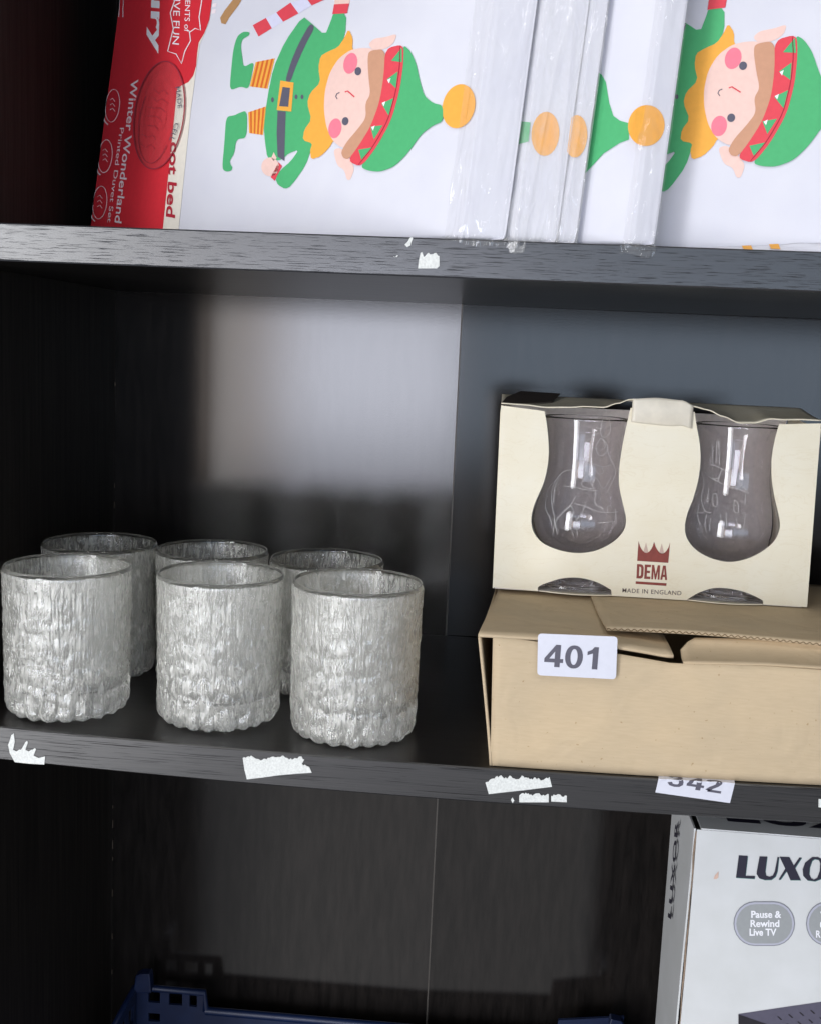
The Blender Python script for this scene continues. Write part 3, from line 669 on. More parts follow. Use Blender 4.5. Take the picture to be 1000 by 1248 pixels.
horse = C4([[(595,185),(615,175),(635,200),(637,245),(625,270),(600,280),(585,255),(590,210),(595,185)], [(560,228),(590,232),(600,215)], [(575,255),(540,280),(500,310),(485,360),(495,395),(520,410)], [(540,300),(525,350),(515,400),(500,470),(492,490)],
            [(585,285),(615,310),(620,350),(595,380),(570,370),(560,330),(585,285)], [(620,350),(640,400),(660,440),(665,480),(640,540),(620,580)], [(520,410),(560,430),(600,440),(640,430)], [(545,440),(520,480),(490,510),(485,545),(545,560),(530,520),(545,470)],
            [(490,460),(430,455),(380,470),(345,510),(320,570),(320,650),(335,720),(325,810)], [(345,510),(300,560),(285,640),(290,680),(310,720),(320,760)], [(380,545),(440,550),(500,565),(570,570)], [(350,810),(340,740),(380,690),(420,650),(450,600)],
            [(420,650),(440,690),(415,740),(440,820)], [(500,650),(480,700),(450,740),(462,820)], [(440,640),(500,655),(560,680),(620,690),(680,685)], [(560,570),(555,640),(600,670)], [(665,670),(670,750)], [(570,745),(660,740)], [(560,460),(575,480),(600,470),(590,440)],
            [(600,290),(610,330),(590,350)], [(360,500),(335,560),(330,640)], [(625,690),(620,660),(640,650)], [(490,380),(545,360)], [(530,330),(570,345)], [(470,770),(495,780)], [(540,540),(560,500),(600,560),(640,500)]])
house = [[(800+x/4.455, 470+y/4.457) for x, y in q] for q in [[(285,430),(330,440),(400,480),(440,520),(500,585)], [(300,505),(380,545),(440,560),(500,588)], [(260,470),(300,505),(340,500)], [(480,590),(478,650)], [(305,590),(325,590),(325,650),(305,650),(305,590)], [(420,620),(440,640),(440,690),(418,680),(420,620)],
          [(325,300),(320,420)], [(300,320),(305,430)], [(335,300),(340,430)], [(250,560),(240,620),(260,680),(290,690)], [(205,695),(260,685)], [(230,640),(220,700),(235,760)], [(270,700),(260,760),(270,800)], [(290,720),(285,790)], [(345,700),(350,770)], [(375,690),(378,770)], [(430,720),(440,770)], [(480,700),(470,770),(450,790)],
          [(400,480),(390,530)], [(420,500),(410,545)], [(350,460),(330,520)], [(280,560),(275,640)], [(245,470),(255,540),(240,590)]]]
etched_glass(709, horse, 'tinted engraved glass with a horse and rider, left window of the gift box')
etched_glass(894, house, 'tinted engraved glass with a cottage, right window of the gift box')
# ------------------------------------------------------------------ duvet set packs on the top shelf
def cloth_mat():
    k, nt, b = mat('white_printed_cotton'); L = nt.links.new
    n1 = N(nt, 'ShaderNodeTexNoise', Scale=40.0, Detail=3.0); L(mapped(nt, (1, 1, 1)), n1.inputs['Vector'])
    r = ramp(nt, n1.outputs[0], [(0.3, (0.67, 0.67, 0.735)), (0.7, (0.70, 0.70, 0.755))])
    wv = N(nt, 'ShaderNodeTexNoise', Scale=1600.0, Detail=2.0); L(mapped(nt, (1, 1, 1)), wv.inputs['Vector'])
    bp = N(nt, 'ShaderNodeBump', Strength=0.12, Distance=0.0004); L(wv.outputs[0], bp.inputs['Height']); L(bp.outputs[0], b.inputs['Normal'])
    L(r.outputs[0], b.inputs['Base Color']); b.inputs['Roughness'].default_value = 0.75; b.inputs['Specular IOR Level'].default_value = 0.3
    return k
M['cotton'] = cloth_mat()
INK = dict(green='4fb073', red='df4a56', orange='f0ac48', skin='ecc9be', brown='c9977a', dark='5d5c6b', pinkc='ee7f92', stripe='d86a30', lilac='d9d9ee', darkred='a8283c', white='f2f2f6', label='dd3540', cream='efe8da', maroon='b5283a', orange2='efb27a', tan='b58a5e', pale='f3e6ea')
for k_, c_ in INK.items(): M['p_'+k_] = flat_mat('print_'+k_, c_, 0.6 if k_ not in ('label', 'cream') else 0.42, 0.03, 0.3)
def film_mat(name, haze):
    k, nt, b = mat(name); nt.nodes.remove(b); L = nt.links.new; out = nt.nodes['Material Output']
    tr = N(nt, 'ShaderNodeBsdfTransparent'); gl = N(nt, 'ShaderNodeBsdfGlossy'); gl.inputs['Roughness'].default_value = 0.07
    df = N(nt, 'ShaderNodeBsdfDiffuse'); df.inputs[0].default_value = (0.86, 0.86, 0.85, 1)
    lw = N(nt, 'ShaderNodeLayerWeight'); pw = N(nt, 'ShaderNodeMath', operation='POWER'); L(lw.outputs['Facing'], pw.inputs[0]); pw.inputs[1].default_value = 4.0
    fr = N(nt, 'ShaderNodeMath', operation='MULTIPLY_ADD'); L(pw.outputs[0], fr.inputs[0]); fr.inputs[1].default_value = 0.9; fr.inputs[2].default_value = 0.05
    nz = N(nt, 'ShaderNodeTexNoise', Scale=1.0, Detail=5.0, Distortion=2.0); L(mapped(nt, (110, 110, 38)), nz.inputs['Vector'])
    bp = N(nt, 'ShaderNodeBump', Strength=0.35, Distance=0.0014); L(nz.outputs[0], bp.inputs['Height'])
    L(bp.outputs[0], gl.inputs['Normal']); L(bp.outputs[0], lw.inputs['Normal'])
    r = ramp(nt, nz.outputs[0], [(0.35, (haze*0.7,)*3), (0.7, (haze*1.3,)*3)])
    m1 = N(nt, 'ShaderNodeMixShader'); m2 = N(nt, 'ShaderNodeMixShader')
    L(r.outputs[0], m1.inputs[0]); L(tr.outputs[0], m1.inputs[1]); L(df.outputs[0], m1.inputs[2])
    L(fr.outputs[0], m2.inputs[0]); L(m1.outputs[0], m2.inputs[1]); L(gl.outputs[0], m2.inputs[2]); L(m2.outputs[0], out.inputs['Surface'])
    return k
M['film'] = film_mat('clear_wrap', 0.06)
M['film2'] = film_mat('clear_wrap_doubled', 0.20)
M['film_thin'] = film_mat('clear_seal', 0.03)
PA, PB = math.radians(30), math.radians(9)
PUP = Vector((math.sin(PB)*math.sin(PA), math.sin(PB)*math.cos(PA), math.cos(PB)))
PZ = H+T+0.0006
class Cover:
    """cover of a pack: a plan curve starting at the crease F and running to the left and back, swept along PUP"""
    def __init__(s, F, straight, bend_deg, length, pa=None):
        s.pa = PA if pa is None else pa
        s.F = Vector((F[0], F[1], PZ)); s.s1 = straight; s.bd = math.radians(bend_deg); s.len = length
        s.tab = [Vector((0, 0, 0))]; s.ang = []; n = 400
        for i in range(n):
            q = (i+0.5)/n*length; a = s.pa + (0 if q < straight else s.bd*min(1, (q-straight)/(0.06)))
            s.ang.append(a); s.tab.append(s.tab[-1]+Vector((-math.cos(a), math.sin(a), 0))*(length/n))
        s.n = n
    def pt(s, u):
        t = max(0, min(s.n-1e-6, u/s.len*s.n)); i = int(t); return s.F+s.tab[i].lerp(s.tab[i+1], t-i)
    def nrm(s, u):
        t = max(0, min(s.n-1, int(u/s.len*s.n))); a = s.ang[t]; tg = Vector((math.cos(a), -math.sin(a), 0)); return tg.cross(PUP).normalized()
    def map(s, u, v, off=0): return s.pt(u)+PUP*v+s.nrm(u)*off
    def inv(s, x, y):
        # cut the pixel ray with the swept curve: project along PUP
        d = ray(x, y); lo, hi = -0.02, s.len
        w_ = d.cross(PUP)         # plane holding ray and PUP
        g = lambda u: (s.pt(u)-CAM).dot(w_) if u >= 0 else (s.F+Vector((math.cos(s.pa), -math.sin(s.pa), 0))*(-u)-CAM).dot(w_)
        a, b = g(lo), g(hi)
        if a*b > 0: u = lo if abs(a) < abs(b) else hi
        else:
            for _ in range(40):
                m_ = (lo+hi)/2; c_ = g(m_)
                if a*c_ <= 0: hi = m_
                else: lo, a = m_, c_
            u = (lo+hi)/2
        p = s.pt(u); nn = s.nrm(u); k = (p-CAM).dot(nn)/d.dot(nn); q = CAM+d*k
        return (u, (q-p).dot(PUP))
def pack(F, O, straight, bend, length, height, pa, label):
    root = empty('duvet_pack', (F[0]-0.08, 0.08, PZ), label, 'duvet pack', 'duvet set packs on the top shelf')
    cv = Cover(F, straight, bend, length, pa)
    # plan outline: cover curve (from crease to far end), rounded far end, back curve, end face
    nn = 40; outer = [cv.pt(0), cv.pt(0.0008), cv.pt(0.0020)]+[cv.pt(length*i/nn) for i in range(1, nn+1)]
    bk = Vector((O[0]-F[0], O[1]-F[1], 0))
    inner = [p+bk for p in outer][::-1]
    ring = outer+inner+[outer[0]+bk*t for t in (0.92, 0.85, 0.5, 0.15, 0.08)]
    # round the two front corners a little
    v, f = [], []; n = len(ring); levels = 26; cen = sum(ring, Vector())/n
    for j in range(levels+1):
        t = j/levels
        h = height*(t if j > 3 else [0, 0.004, 0.012, 0.03][j])
        ins = [0.0030, 0.0012, 0.0004, 0][j] if j < 4 else 0
        for i, p in enumerate(ring):
            a = ring[i-1]; b = ring[(i+1) % n]; nv = Vector(((b-a).y, -(b-a).x, 0)).normalized()
            if nv.dot(p-cen) < 0: nv = -nv
            wob = 0.0006*noise.noise(p*22+Vector((0, 0, h*14)))
            rc = 0.0009 if i in (0, n-6) else 0
            v.append(p+PUP*h-nv*(ins+rc)+nv*min(0, wob))
    for j in range(levels):
        for i in range(n): a = j*n+i; b = j*n+(i+1) % n; f.append((a, a+n, b+n, b))
    f.append(tuple(range(n))); f.append(tuple(range(levels*n+n-1, levels*n-1, -1)))
    o = obj('folded_bedding', v, f, M['cotton'], root, smooth=False)
    for p in o.data.polygons: p.use_smooth = len(p.vertices) == 4
    bm = bmesh.new(); bm.from_mesh(o.data); bmesh.ops.recalc_face_normals(bm, faces=bm.faces[:]); bm.to_mesh(o.data); bm.free()
    return root, cv
def wrap(root, cv, O, cover_w, height, seed, drop=0.0045, fm='film'):
    """clear film over the crease and the end face, wrinkled, its loose hem hanging below"""
    bk = Vector((O[0]-cv.F.x, O[1]-cv.F.y, 0)); L1, L2 = cover_w, bk.length; tot = L1+L2
    fn = Vector((0, -1, 0)); rnd = random.Random(seed)
    def g(u, v_):
        q = u*tot; h = -drop*(0.75+0.5*noise.noise(Vector((u*2.2+seed, 0, 0))))+(height+drop)*v_
        if q < L1: p = cv.pt(L1-q); nv = cv.nrm(0)
        else: p = cv.F+bk*((q-L1)/L2); nv = fn
        edgek = math.exp(-((q-L1)/0.004)**2)
        hz = max(0, h)
        w1 = noise.noise(Vector((q*130+seed, hz*16+q*60, seed))); w2 = noise.noise(Vector((q*380, hz*70+q*200, seed*2.0)))
        low = math.exp(-hz/0.03)
        rg = max(0.0, 1-7*abs(noise.noise(Vector((q*75+hz*3.0+seed*1.7, hz*9-q*20, seed*3.3)))))
        rg2 = max(0.0, 1-6*abs(noise.noise(Vector((q*160-hz*25, hz*42+q*90, seed*1.3)))))
        off = 0.0010+0.0006*abs(w1)+0.0004*w2*(0.3+1.5*low)+0.0010*edgek+0.0015*rg+0.0009*rg2*(0.30+1.1*low)
        if h < 0: off += 0.0030*noise.noise(Vector((q*260, h*120, seed)))+0.0026
        return p+PUP*h+nv*off
    v, f = grid(g, 72, 150)
    return obj('plastic_wrap', v, f, M[fm], root, smooth=True)
F1, O1 = (0.0122, 0.0005), (0.0368, 0.0035)
F2, O2 = (0.0420, 0.0050), (0.0660, 0.0070)
F3, O3 = (0.0680, 0.0080), (0.0772, 0.0090)
F4, O4 = (0.1065, -0.0010), (0.1210, 0.0025)
F5, O5 = (0.2750, -0.0010), (0.2830, 0.030)
PH = 0.215
r1, c1 = pack(F1, O1, 0.205, 12, 0.365, PH, None, 'foremost duvet set pack with red label and whole elf print')
r2, c2 = pack(F2, O2, 0.30, 0, 0.30, PH, None, 'duvet set pack second from the left, only a strip with hat tip and pompom showing')
r3, c3 = pack(F3, O3, 0.28, 0, 0.28, PH, None, 'thin edge of a duvet set pack squeezed in third from the left')
r4, c4 = pack(F4, O4, 0.28, 0, 0.28, PH, None, 'duvet set pack fourth from the left, orange pompom across its folded edge')
r5, c5 = pack(F5, O5, 0.17, 0, 0.17, PH, math.radians(13), 'rightmost duvet set pack, elf face and green hat filling the corner')
# --- the elf print, traced on the cover
def elf(surf, root, T_):
    mb = MB(); lay = [0.0003]
    def chaikin(p):
        out = []
        for a, b in zip(p, p[1:]+p[:1]): out += [(a[0]*.8+b[0]*.2, a[1]*.8+b[1]*.2), (a[0]*.2+b[0]*.8, a[1]*.2+b[1]*.8)]
        return out
    def P(pts, c, off=None):
        if len(pts) > 6: pts = chaikin(chaikin(list(pts))) if len(pts) < 22 else pts
        if 11 < len(pts) < 80 and c in ('orange', 'skin', 'brown', 'green'): pts = chaikin(list(pts))
        decal(mb, surf, [T_(*q) for q in pts], M['p_'+c], (off or lay[0]))
    def E(x, y, rx, ry, t, c): P(ell(x, y, rx, ry, t), c)
    def up(): lay[0] += 0.00012
    P([(190,85),(235,60),(255,95),(210,123)], 'red'); P([(235,60),(270,42),(293,73),(255,95)], 'lilac'); P([(270,42),(318,8),(345,45),(293,73)], 'red'); P([(318,8),(370,-5),(390,18),(345,45)], 'lilac'); P([(370,-10),(430,-46),(450,-10),(390,18)], 'red')
    P([(470,-30),(525,-30),(517,12),(466,15)], 'skin'); P([(580,150),(600,130),(640,125),(678,113),(668,145),(640,165),(600,172)], 'skin'); P([(462,505),(490,500),(520,540),(535,570),(520,610),(508,608),(500,575),(475,560)], 'skin')
    P([(200,210),(265,197),(240,300),(180,292)], 'orange'); P([(175,380),(235,360),(225,457),(178,450)], 'orange')
    up()
    for k in range(4):
        t0 = 0.1+k*0.24; t1 = t0+0.11
        Lp = lambda a, b, t: (a[0]+(b[0]-a[0])*t, a[1]+(b[1]-a[1])*t)
        P([Lp((200,210),(265,197),t0), Lp((200,210),(265,197),t1), Lp((180,292),(240,300),t1), Lp((180,292),(240,300),t0)], 'stripe')
        P([Lp((175,380),(235,360),t0), Lp((175,380),(235,360),t1), Lp((178,450),(225,457),t1), Lp((178,450),(225,457),t0)], 'stripe')
    P([(180,108),(178,120),(155,132),(150,155),(155,195),(160,228),(195,208),(188,250),(176,302),(150,292),(118,305),(113,290),(118,230),(125,165),(138,122),(158,107)], 'green')
    P([(100,395),(130,390),(138,385),(172,372),(170,468),(135,470),(128,520),(112,545),(116,558),(122,566),(118,578),(102,581),(90,575),(88,555),(95,480)], 'green')
    P([(360,55),(385,75),(435,120),(455,70),(463,45),(508,45),(503,120),(480,165),(440,250),(432,370),(440,430),(420,500),(393,490),(370,560),(320,630),(300,640),(275,625),(268,605),(285,575),(320,545),(347,506),(310,520),(290,540),(262,545),(240,535),(232,480),(228,430),(240,330),(260,230),(300,140)], 'green')
    up()
    P([(385,78),(402,92),(370,150),(335,230),(318,280),(300,275),(320,210),(345,150)], 'dark'); P([(275,375),(303,378),(300,470),(298,545),(275,530),(272,450)], 'dark')
    E(258,338,5,9,0,'dark'); E(338,328,5,8,0,'dark'); E(358,328,5,8,0,'dark')
    P([(466,15),(517,12),(510,45),(460,48)], 'red'); E(250,565,30,32,0,'skin'); P([(262,515),(272,535),(262,545),(254,535)], 'skin'); P([(278,550),(290,562),(265,612),(252,600)], 'red')
    P([(515,98),(530,130),(527,165),(550,200),(500,350),(500,450),(462,478),(450,500),(420,530),(388,540),(385,510),(393,485),(360,475),(365,440),(390,405),(375,350),(385,315),(420,280),(413,230),(420,190),(445,175),(480,160),(500,130)], 'orange')
    up()
    P([(285,273),(330,280),(322,378),(273,373)], 'orange')
    P([(600,165),(560,162),(520,170),(480,200),(450,250),(435,310),(432,370),(440,430),(460,475),(490,500),(520,500),(590,400),(610,320),(610,200)], 'skin')
    E(887,360,55,76,14,'orange')
    up()
    P([(293,295),(318,298),(312,362),(281,360)], 'dark')
    P([(585,172),(640,166),(640,260),(625,350),(595,430),(555,495),(515,540),(497,535),(490,515),(510,480),(545,440),(575,400),(572,350),(590,320),(583,260),(580,200)], 'brown')
    E(522,215,23,36,14,'pinkc'); E(470,435,22,34,10,'pinkc')
    P([(700,152),(722,170),(742,210),(755,270),(770,325),(800,350),(834,357),(834,412),(800,425),(760,455),(715,520),(670,565),(620,583),(580,578),(555,565),(600,500),(650,410),(685,310),(695,220)], 'green')
    up()
    E(548,242,11,14,10,'dark'); E(505,411,11,14,10,'dark')
    stroke_decal(mb, surf, [T_(*q) for q in ((504,312),(513,309),(536,329))], 1.6, M['p_red'], lay[0])
    stroke_decal(mb, surf, [T_(*q) for q in ((486,314),(477,318),(473,327),(478,336))], 1.1, M['p_dark'], lay[0])
    P([(640,165),(703,150),(701,220),(688,310),(660,410),(610,500),(558,567),(513,545),(550,495),(590,430),(620,350),(635,260)], 'red')
    up()
    L_, R_ = stroke([(690,155),(690,220),(677,308),(650,408),(601,495),(549,560)], 3)
    P(L_+R_[::-1], 'darkred')
    for t in ([(661,207),(697,162),(697,212)], [(646,270),(683,243),(676,300)], [(628,352),(668,333),(652,392)], [(591,430),(632,425),(602,473)], [(550,508),(596,500),(560,542)]):
        c_ = (sum(q[0] for q in t)/3, sum(q[1] for q in t)/3)
        P(t, 'green')
    up()
    for t in ((630,350), (648,272), (594,432)): P([(t[0], t[1]), (t[0]+12, t[1]-6), (t[0]+6, t[1]+12)], 'white')
    return mb.build('elf_print', root)
T1 = lambda x, y: (240+x/2.7778, y/2.7778)
elf(c1, r1, T1)
mb = MB(); decal(mb, c1, [T1(*q) for q in ((80,60),(95,35),(128,-8),(156,-8),(140,20),(110,60),(98,82),(84,78))], M['p_tan'], 0.0003)
for q in ([(55,12),(68,10),(66,22),(53,24)], [(52,32),(66,30),(64,44),(50,46)]): decal(mb, c1, [T1(*a) for a in q], M['p_pale'], 0.0003)
mb.build('motif_print', r1)
# affine that carries the traced elf to the rightmost pack
def T5(x, y):
    X, Y = T1(x, y); dx, dy = X-428, Y-77
    return (893+1.215*dx+0.071*dy, 71-0.085*dx+1.02*dy)
elf(c5, r5, T5)
# --- prints on the squeezed packs
def endplane(F, O): return Plane((F[0], F[1], PZ), (O[0]-F[0], O[1]-F[1], 0), PUP)
mb = MB(); decal(mb, c2, [(600,140),(627,147),(646,149),(648,172),(630,176),(600,195)], M['p_green'], 0.0003); mb.build('hat_print', r2)
mb = MB(); decal(mb, endplane(F2, O2), ell(664, 163, 17, 27, 4), M['p_orange'], 0.0003); mb.build('pompom_print', r2)
mb = MB(); decal(mb, endplane(F3, O3), ell(701, 166, 14, 26, 4), M['p_orange'], 0.0003); mb.build('pompom_print', r3)
mb = MB(); decal(mb, c4, [(690,60),(733,91),(738,100),(742,125),(747,141),(755,147),(766,150),(766,170),(755,174),(735,187),(714,210),(690,228)], M['p_green'], 0.0003)
half = [q for q in ell(787, 153, 22, 25, 8, 40)]
# the pompom runs over the crease: left half on the cover, right half on the end face
def clamp_decal(surf, pts, m_, off):
    vs, fs = tess([[(max(u, 0.0002), v_) for u, v_ in (surf.inv(*q) for q in pts)]]); mb.add([surf.map(q.x, q.y, off) for q in vs], fs, m_)
clamp_decal(c4, half, M['p_orange'], 0.0004); mb.build('pompom_print', r4)
mb = MB(); clamp_decal(endplane(F4, O4), half, M['p_orange'], 0.0004); mb.build('pompom_print', r4)
# --- the red label card round the far end of the foremost pack
mb = MB()
def red_left(y): return 105+(275-y)*32/275.0-2
rb = [(262,-30),(259,0),(256,24),(250,40),(243,52),(241,66),(240,80),(236,93),(229,102),(221,104.5),(217,106),(199.5,277),(198,292)]
wb = [(262,-30),(259,0),(256,24),(250,41),(244,54),(242,68),(240,82),(238,96),(237,106),(235,120),(233,135),(218.5,278),(217,293)]
def at_row(tbl, y):
    for (xa, ya), (xb, yb) in zip(tbl, tbl[1:]):
        if ya <= y <= yb: return xa+(xb-xa)*(y-ya)/(yb-ya) if yb > ya else xa
    return tbl[-1][0]
rows = [-28+i*4 for i in range(80)]
def strip(lf, rf, off, m_, nc=16):
    v, f = [], []
    for y in rows:
        xa, xb = lf(y), rf(y)
        for k in range(nc+1):
            x = xa+(xb-xa)*k/nc; u, vv = c1.inv(x, y+0.0); v.append(c1.map(min(u, c1.len-0.0005), max(vv, 0.0006), off))
    for j in range(len(rows)-1):
        for k in range(nc): a = j*(nc+1)+k; f.append((a, a+1, a+nc+2, a+nc+1))
    mb.add(v, f, m_)
strip(lambda y: at_row(rb, y)-6, lambda y: at_row(wb, y), 0.0004, M['p_cream'], 4)
strip(red_left, lambda y: at_row(rb, y), 0.0006, M['p_label'], 24)
card = mb.build('label_card', r1)
o_ = 0.0009
W_ = M['p_white']
mb = MB(); stroke_decal(mb, c1, [(216,-4),(209,16),(212.6,35),(205.7,62.7),(216,66),(222.6,77.8),(226.6,62.7),(233.5,50),(232.4,39.5),(239.3,34.8),(245.8,37.2),(244,21),(248,-4)], 1.1, W_, o_); mb.build('badge_outline', card)
for txt, a, b, t, m_, bo in (('luxury', (188, -88), (184, 64), (203, -88), W_, 0.03), ('FESTIVE FUN', (214.0, -32), (211.5, 54), (222, -32), W_, 0.0), ('MOMENTS of', (228, -26), (226, 39), (234, -26), W_, 0.0),
        ('Winter Wonderland', (161.5, 97), (141, 271), (170, 97), M['p_pale'], 0.012), ('Printed Duvet Set', (147.5, 156), (132, 271), (152.5, 156), M['p_pale'], 0.0), ('cot bed', (209, 173), (203.5, 264), (219.5, 174), M['p_maroon'], 0.022)):
    mb = MB(); text_decal(mb, c1, txt, a, b, t, m_, o_, bo); mb.build('lettering', card)
for cx, cyy in ((138.5, 129), (129.5, 190.5), (123, 247)):
    mb = MB(); e = ell(cx, cyy, 8.5, 20, 6, 36); stroke_decal(mb, c1, e+e[:1], 0.8, M['p_pale'], o_)
    for k in range(3):
        stroke_decal(mb, c1, [(cx-3, cyy-7+k*6), (cx, cyy-9+k*6), (cx+3, cyy-5+k*6)], 0.7, M['p_pale'], o_)
    stroke_decal(mb, c1, ell(cx-1.5, cyy+1, 10.5, 22.5, 6, 36)[10:19], 1.6, M['p_pale'], o_)
    mb.build('icon', card)
for x in (147, 152):
    mb = MB(); stroke_decal(mb, c1, [(x, -10), (x-1, 21)], 1.0, M['p_pale'], o_); mb.build('rule_line', card)
# round clear seal, embossed
mb = MB(); M['seal'] = flat_mat('seal_ring', 'a83a48', 0.3, 0.05)
e = ell(196.5, 141, 30, 66, 8, 60)
u_ = [c1.inv(*q) for q in e]; cu_ = c1.inv(196.5, 141)
v = [c1.map(*cu_, 0.0016)]; f = []
for k in range(1, 9):
    for q in u_: t = k/8; v.append(c1.map(cu_[0]+(q[0]-cu_[0])*t, cu_[1]+(q[1]-cu_[1])*t, 0.0015+0.00025*math.sin(k*2.3)))
n = len(u_)
f += [(0, 1+i, 1+(i+1) % n) for i in range(n)]
for k in range(7):
    for i in range(n): a = 1+k*n+i; b = 1+k*n+(i+1) % n; f.append((a, a+n, b+n, b))
mb.add(v, f, M['film_thin'])
stroke_decal(mb, c1, e+e[:1], 1.5, M['seal'], 0.0018)
e2 = ell(192, 150, 20, 50, 8, 48); stroke_decal(mb, c1, e2[4:30], 0.8, M['seal'], 0.0018)
for k in range(7):
    y = 112+k*11; x = 200-k*2.6
    stroke_decal(mb, c1, [(x-10+3*math.sin(k*2), y-3), (x-4, y+3*math.cos(k)), (x+2, y-2), (x+8+3*math.sin(k), y+4)], 0.5, M['seal'], 0.0018)
text_decal(mb, c1, 'MADE', (216.5, 107), (219.5, 133), (221.5, 106), M['p_dark'], 0.0018)
text_decal(mb, c1, 'CELL', (216, 150), (209, 171), (221, 152), M['p_dark'], 0.0018)
mb.build('round_seal', card)
wrap(r1, c1, O1, 0.012, PH, 1.0, 0.006); wrap(r2, c2, O2, 0.006, PH, 5.0, 0.009, 'film2'); wrap(r3, c3, O3, 0.002, PH, 9.0, 0.004, 'film2'); wrap(r4, c4, O4, 0.004, PH, 13.0, 0.009)
# folded hem of the rightmost pack on the shelf edge
def hem(u, v_):
    x = 0.158+0.11*u; y = c5.pt(max(0, (F5[0]-x)/math.cos(c5.pa))).y-0.002-0.006*v_
    return Vector((x, y, PZ+0.0006+(0.007*u+0.0015)*(1-v_)+0.0010*noise.noise(Vector((u*9, v_*2, 3)))))
v, f = grid(hem, 50, 8); o = obj('folded_hem', v, f, M['cotton'], r5, smooth=True, solid=(0.0012, 1))
mb = MB()
for x in (0.172, 0.1865): mb.add([hem((x+d-0.158)/0.11, t)+Vector((0, -0.0008, 0.0004)) for d in (0, 0.005) for t in (0.0, 1.0)], [(0, 1, 3, 2)], M['p_orange'])
mb.build('motif_print', r5)
# ------------------------------------------------------------------ white set-top box carton on the lower shelf
def lux_mat():
    k, nt, b = mat('white_carton'); L = nt.links.new
    n1 = N(nt, 'ShaderNodeTexNoise', Scale=35.0, Detail=4.0); L(mapped(nt, (1, 1, 1)), n1.inputs['Vector'])
    r = ramp(nt, n1.outputs[0], [(0.3, (0.62, 0.63, 0.62)), (0.7, (0.68, 0.69, 0.69))]); L(r.outputs[0], b.inputs['Base Color'])
    b.inputs['Roughness'].default_value = 0.4; return k
M['lux'] = lux_mat(); M['lux_ink'] = flat_mat('navy_print', '2a2838', 0.4, 0.04); M['lux_sh'] = flat_mat('teal_print', '4f7f7c', 0.4, 0.04)
M['pill'] = flat_mat('grey_print_disc', '9c9fa0', 0.4, 0.03); M['pill_e'] = flat_mat('grey_print_ring', 'b6b7c4', 0.4, 0.03); M['dev'] = flat_mat('printed_device_side', '26232a', 0.4, 0.1); M['dev_top'] = flat_mat('printed_device_top', '585565', 0.4, 0.06)
M['stain'] = flat_mat('stain', 'd3b3a2', 0.6, 0.1)
M['lux_edge'] = flat_mat('worn_board_edge', '8d7a68', 0.8, 0.2)
LY, LZ, LX = 0.0600, -0.0590, 0.1828
lux = empty('white_carton', (0.30, 0.10, ZB), 'white printed carton with grey oval badges on the lower shelf at the right', 'carton')
LX1 = 0.44
lp = Plane((0, LY, 0), (1, 0, 0), (0, 0, 1))
def lz(x): return 0
v, f = grid(lambda u, v_: Vector((LX+(LX1-LX)*u+0.0006*math.sin(v_*9)*(1-u), LY, ZB+0.0005+(LZ-ZB)*v_)), 6, 20); obj('front_panel', v, f, M['lux'], lux, solid=(0.0012, -1))
v, f = grid(lambda u, v_: Vector((LX-0.0012-0.0008*math.sin(v_*11)*(1-u)-0.001*v_*v_, LY+0.0016+0.082*u, ZB+0.0005+(LZ+0.0015*u-ZB)*v_)), 6, 20); obj('side_panel', v, f, M['lux'], lux, solid=(0.0012, 1))
v, f = grid(lambda u, v_: Vector((LX1, LY+0.0016+0.082*u, ZB+0.0005+(LZ-ZB)*v_)), 2, 2); obj('side_panel', v, f, M['lux'], lux, solid=(0.0012, -1))
v, f = grid(lambda u, v_: Vector((LX+(LX1-LX)*u, LY+0.0838, ZB+0.0005+(LZ-ZB)*v_)), 2, 2); obj('rear_panel', v, f, M['lux'], lux, solid=(0.0012, 1))
topf = lambda u, v_: Vector((LX+0.003+(LX1-LX-0.003)*u, LY+0.0006+0.083*v_, LZ+0.0004+0.0020*math.sin(v_*1.5)))
v, f = grid(topf, 4, 8); obj('top_panel', v, f, M['lux'], lux, solid=(0.0010, 1))
pts = [Vector((LX-0.0002+0.0003*math.sin(k*1.7), LY+0.0006, ZB+0.002+(LZ-ZB-0.003)*k/60)) for k in range(61)]
v, f = tube(pts, lambda t: 0.0005+0.0002*math.sin(t*40), 6); obj('worn_edge', v, f, M['lux_edge'], lux)
mb = MB()
def C6(x, y): return (780+x/4.332, 960+y/4.333)
def letters(surf, Tm, m_, off, dx=0, dy=0):
    q = lambda pts: [Tm(x+dx, y+dy) for x, y in pts]
    decal(mb, surf, q([(518,357),(565,360),(553,465),(603,466),(600,480),(503,474)]), m_, off)
    decal(mb, surf, q([(628,362),(668,364),(658,440),(662,463),(680,470),(698,462),(708,440),(722,366),(730,366),(722,440),(712,468),(690,485),(655,486),(625,477),(612,455),(614,435)]), m_, off)
    decal(mb, surf, q([(733,364),(785,366),(808,410),(838,368),(850,369),(815,423),(845,487),(790,487),(770,440),(738,484),(728,484),(763,427)]), m_, off)
    R0 = [(905,366),(935,366),(962,378),(978,405),(975,450),(955,480),(920,493),(880,488),(858,465),(855,430),(868,395)]
    R1 = [(918,376),(905,385),(893,420),(890,455),(900,478),(915,484),(932,475),(945,440),(948,400),(940,380)]
    pl = [[surf.inv(*a) for a in q(R0)], [surf.inv(*a) for a in q(R1)]]
    vv, ff = tess(pl); mb.add([surf.map(a.x, a.y, off) for a in vv], ff, m_)
    decal(mb, surf, q([(1000,372),(1060,375),(1085,395),(1080,420),(1060,435),(1100,495),(1050,492),(1030,440),(1024,490),(985,488)]), m_, off)
letters(lp, C6, M['lux_sh'], 0.0003, 2.5, 3.5); letters(lp, C6, M['lux_ink'], 0.0005)
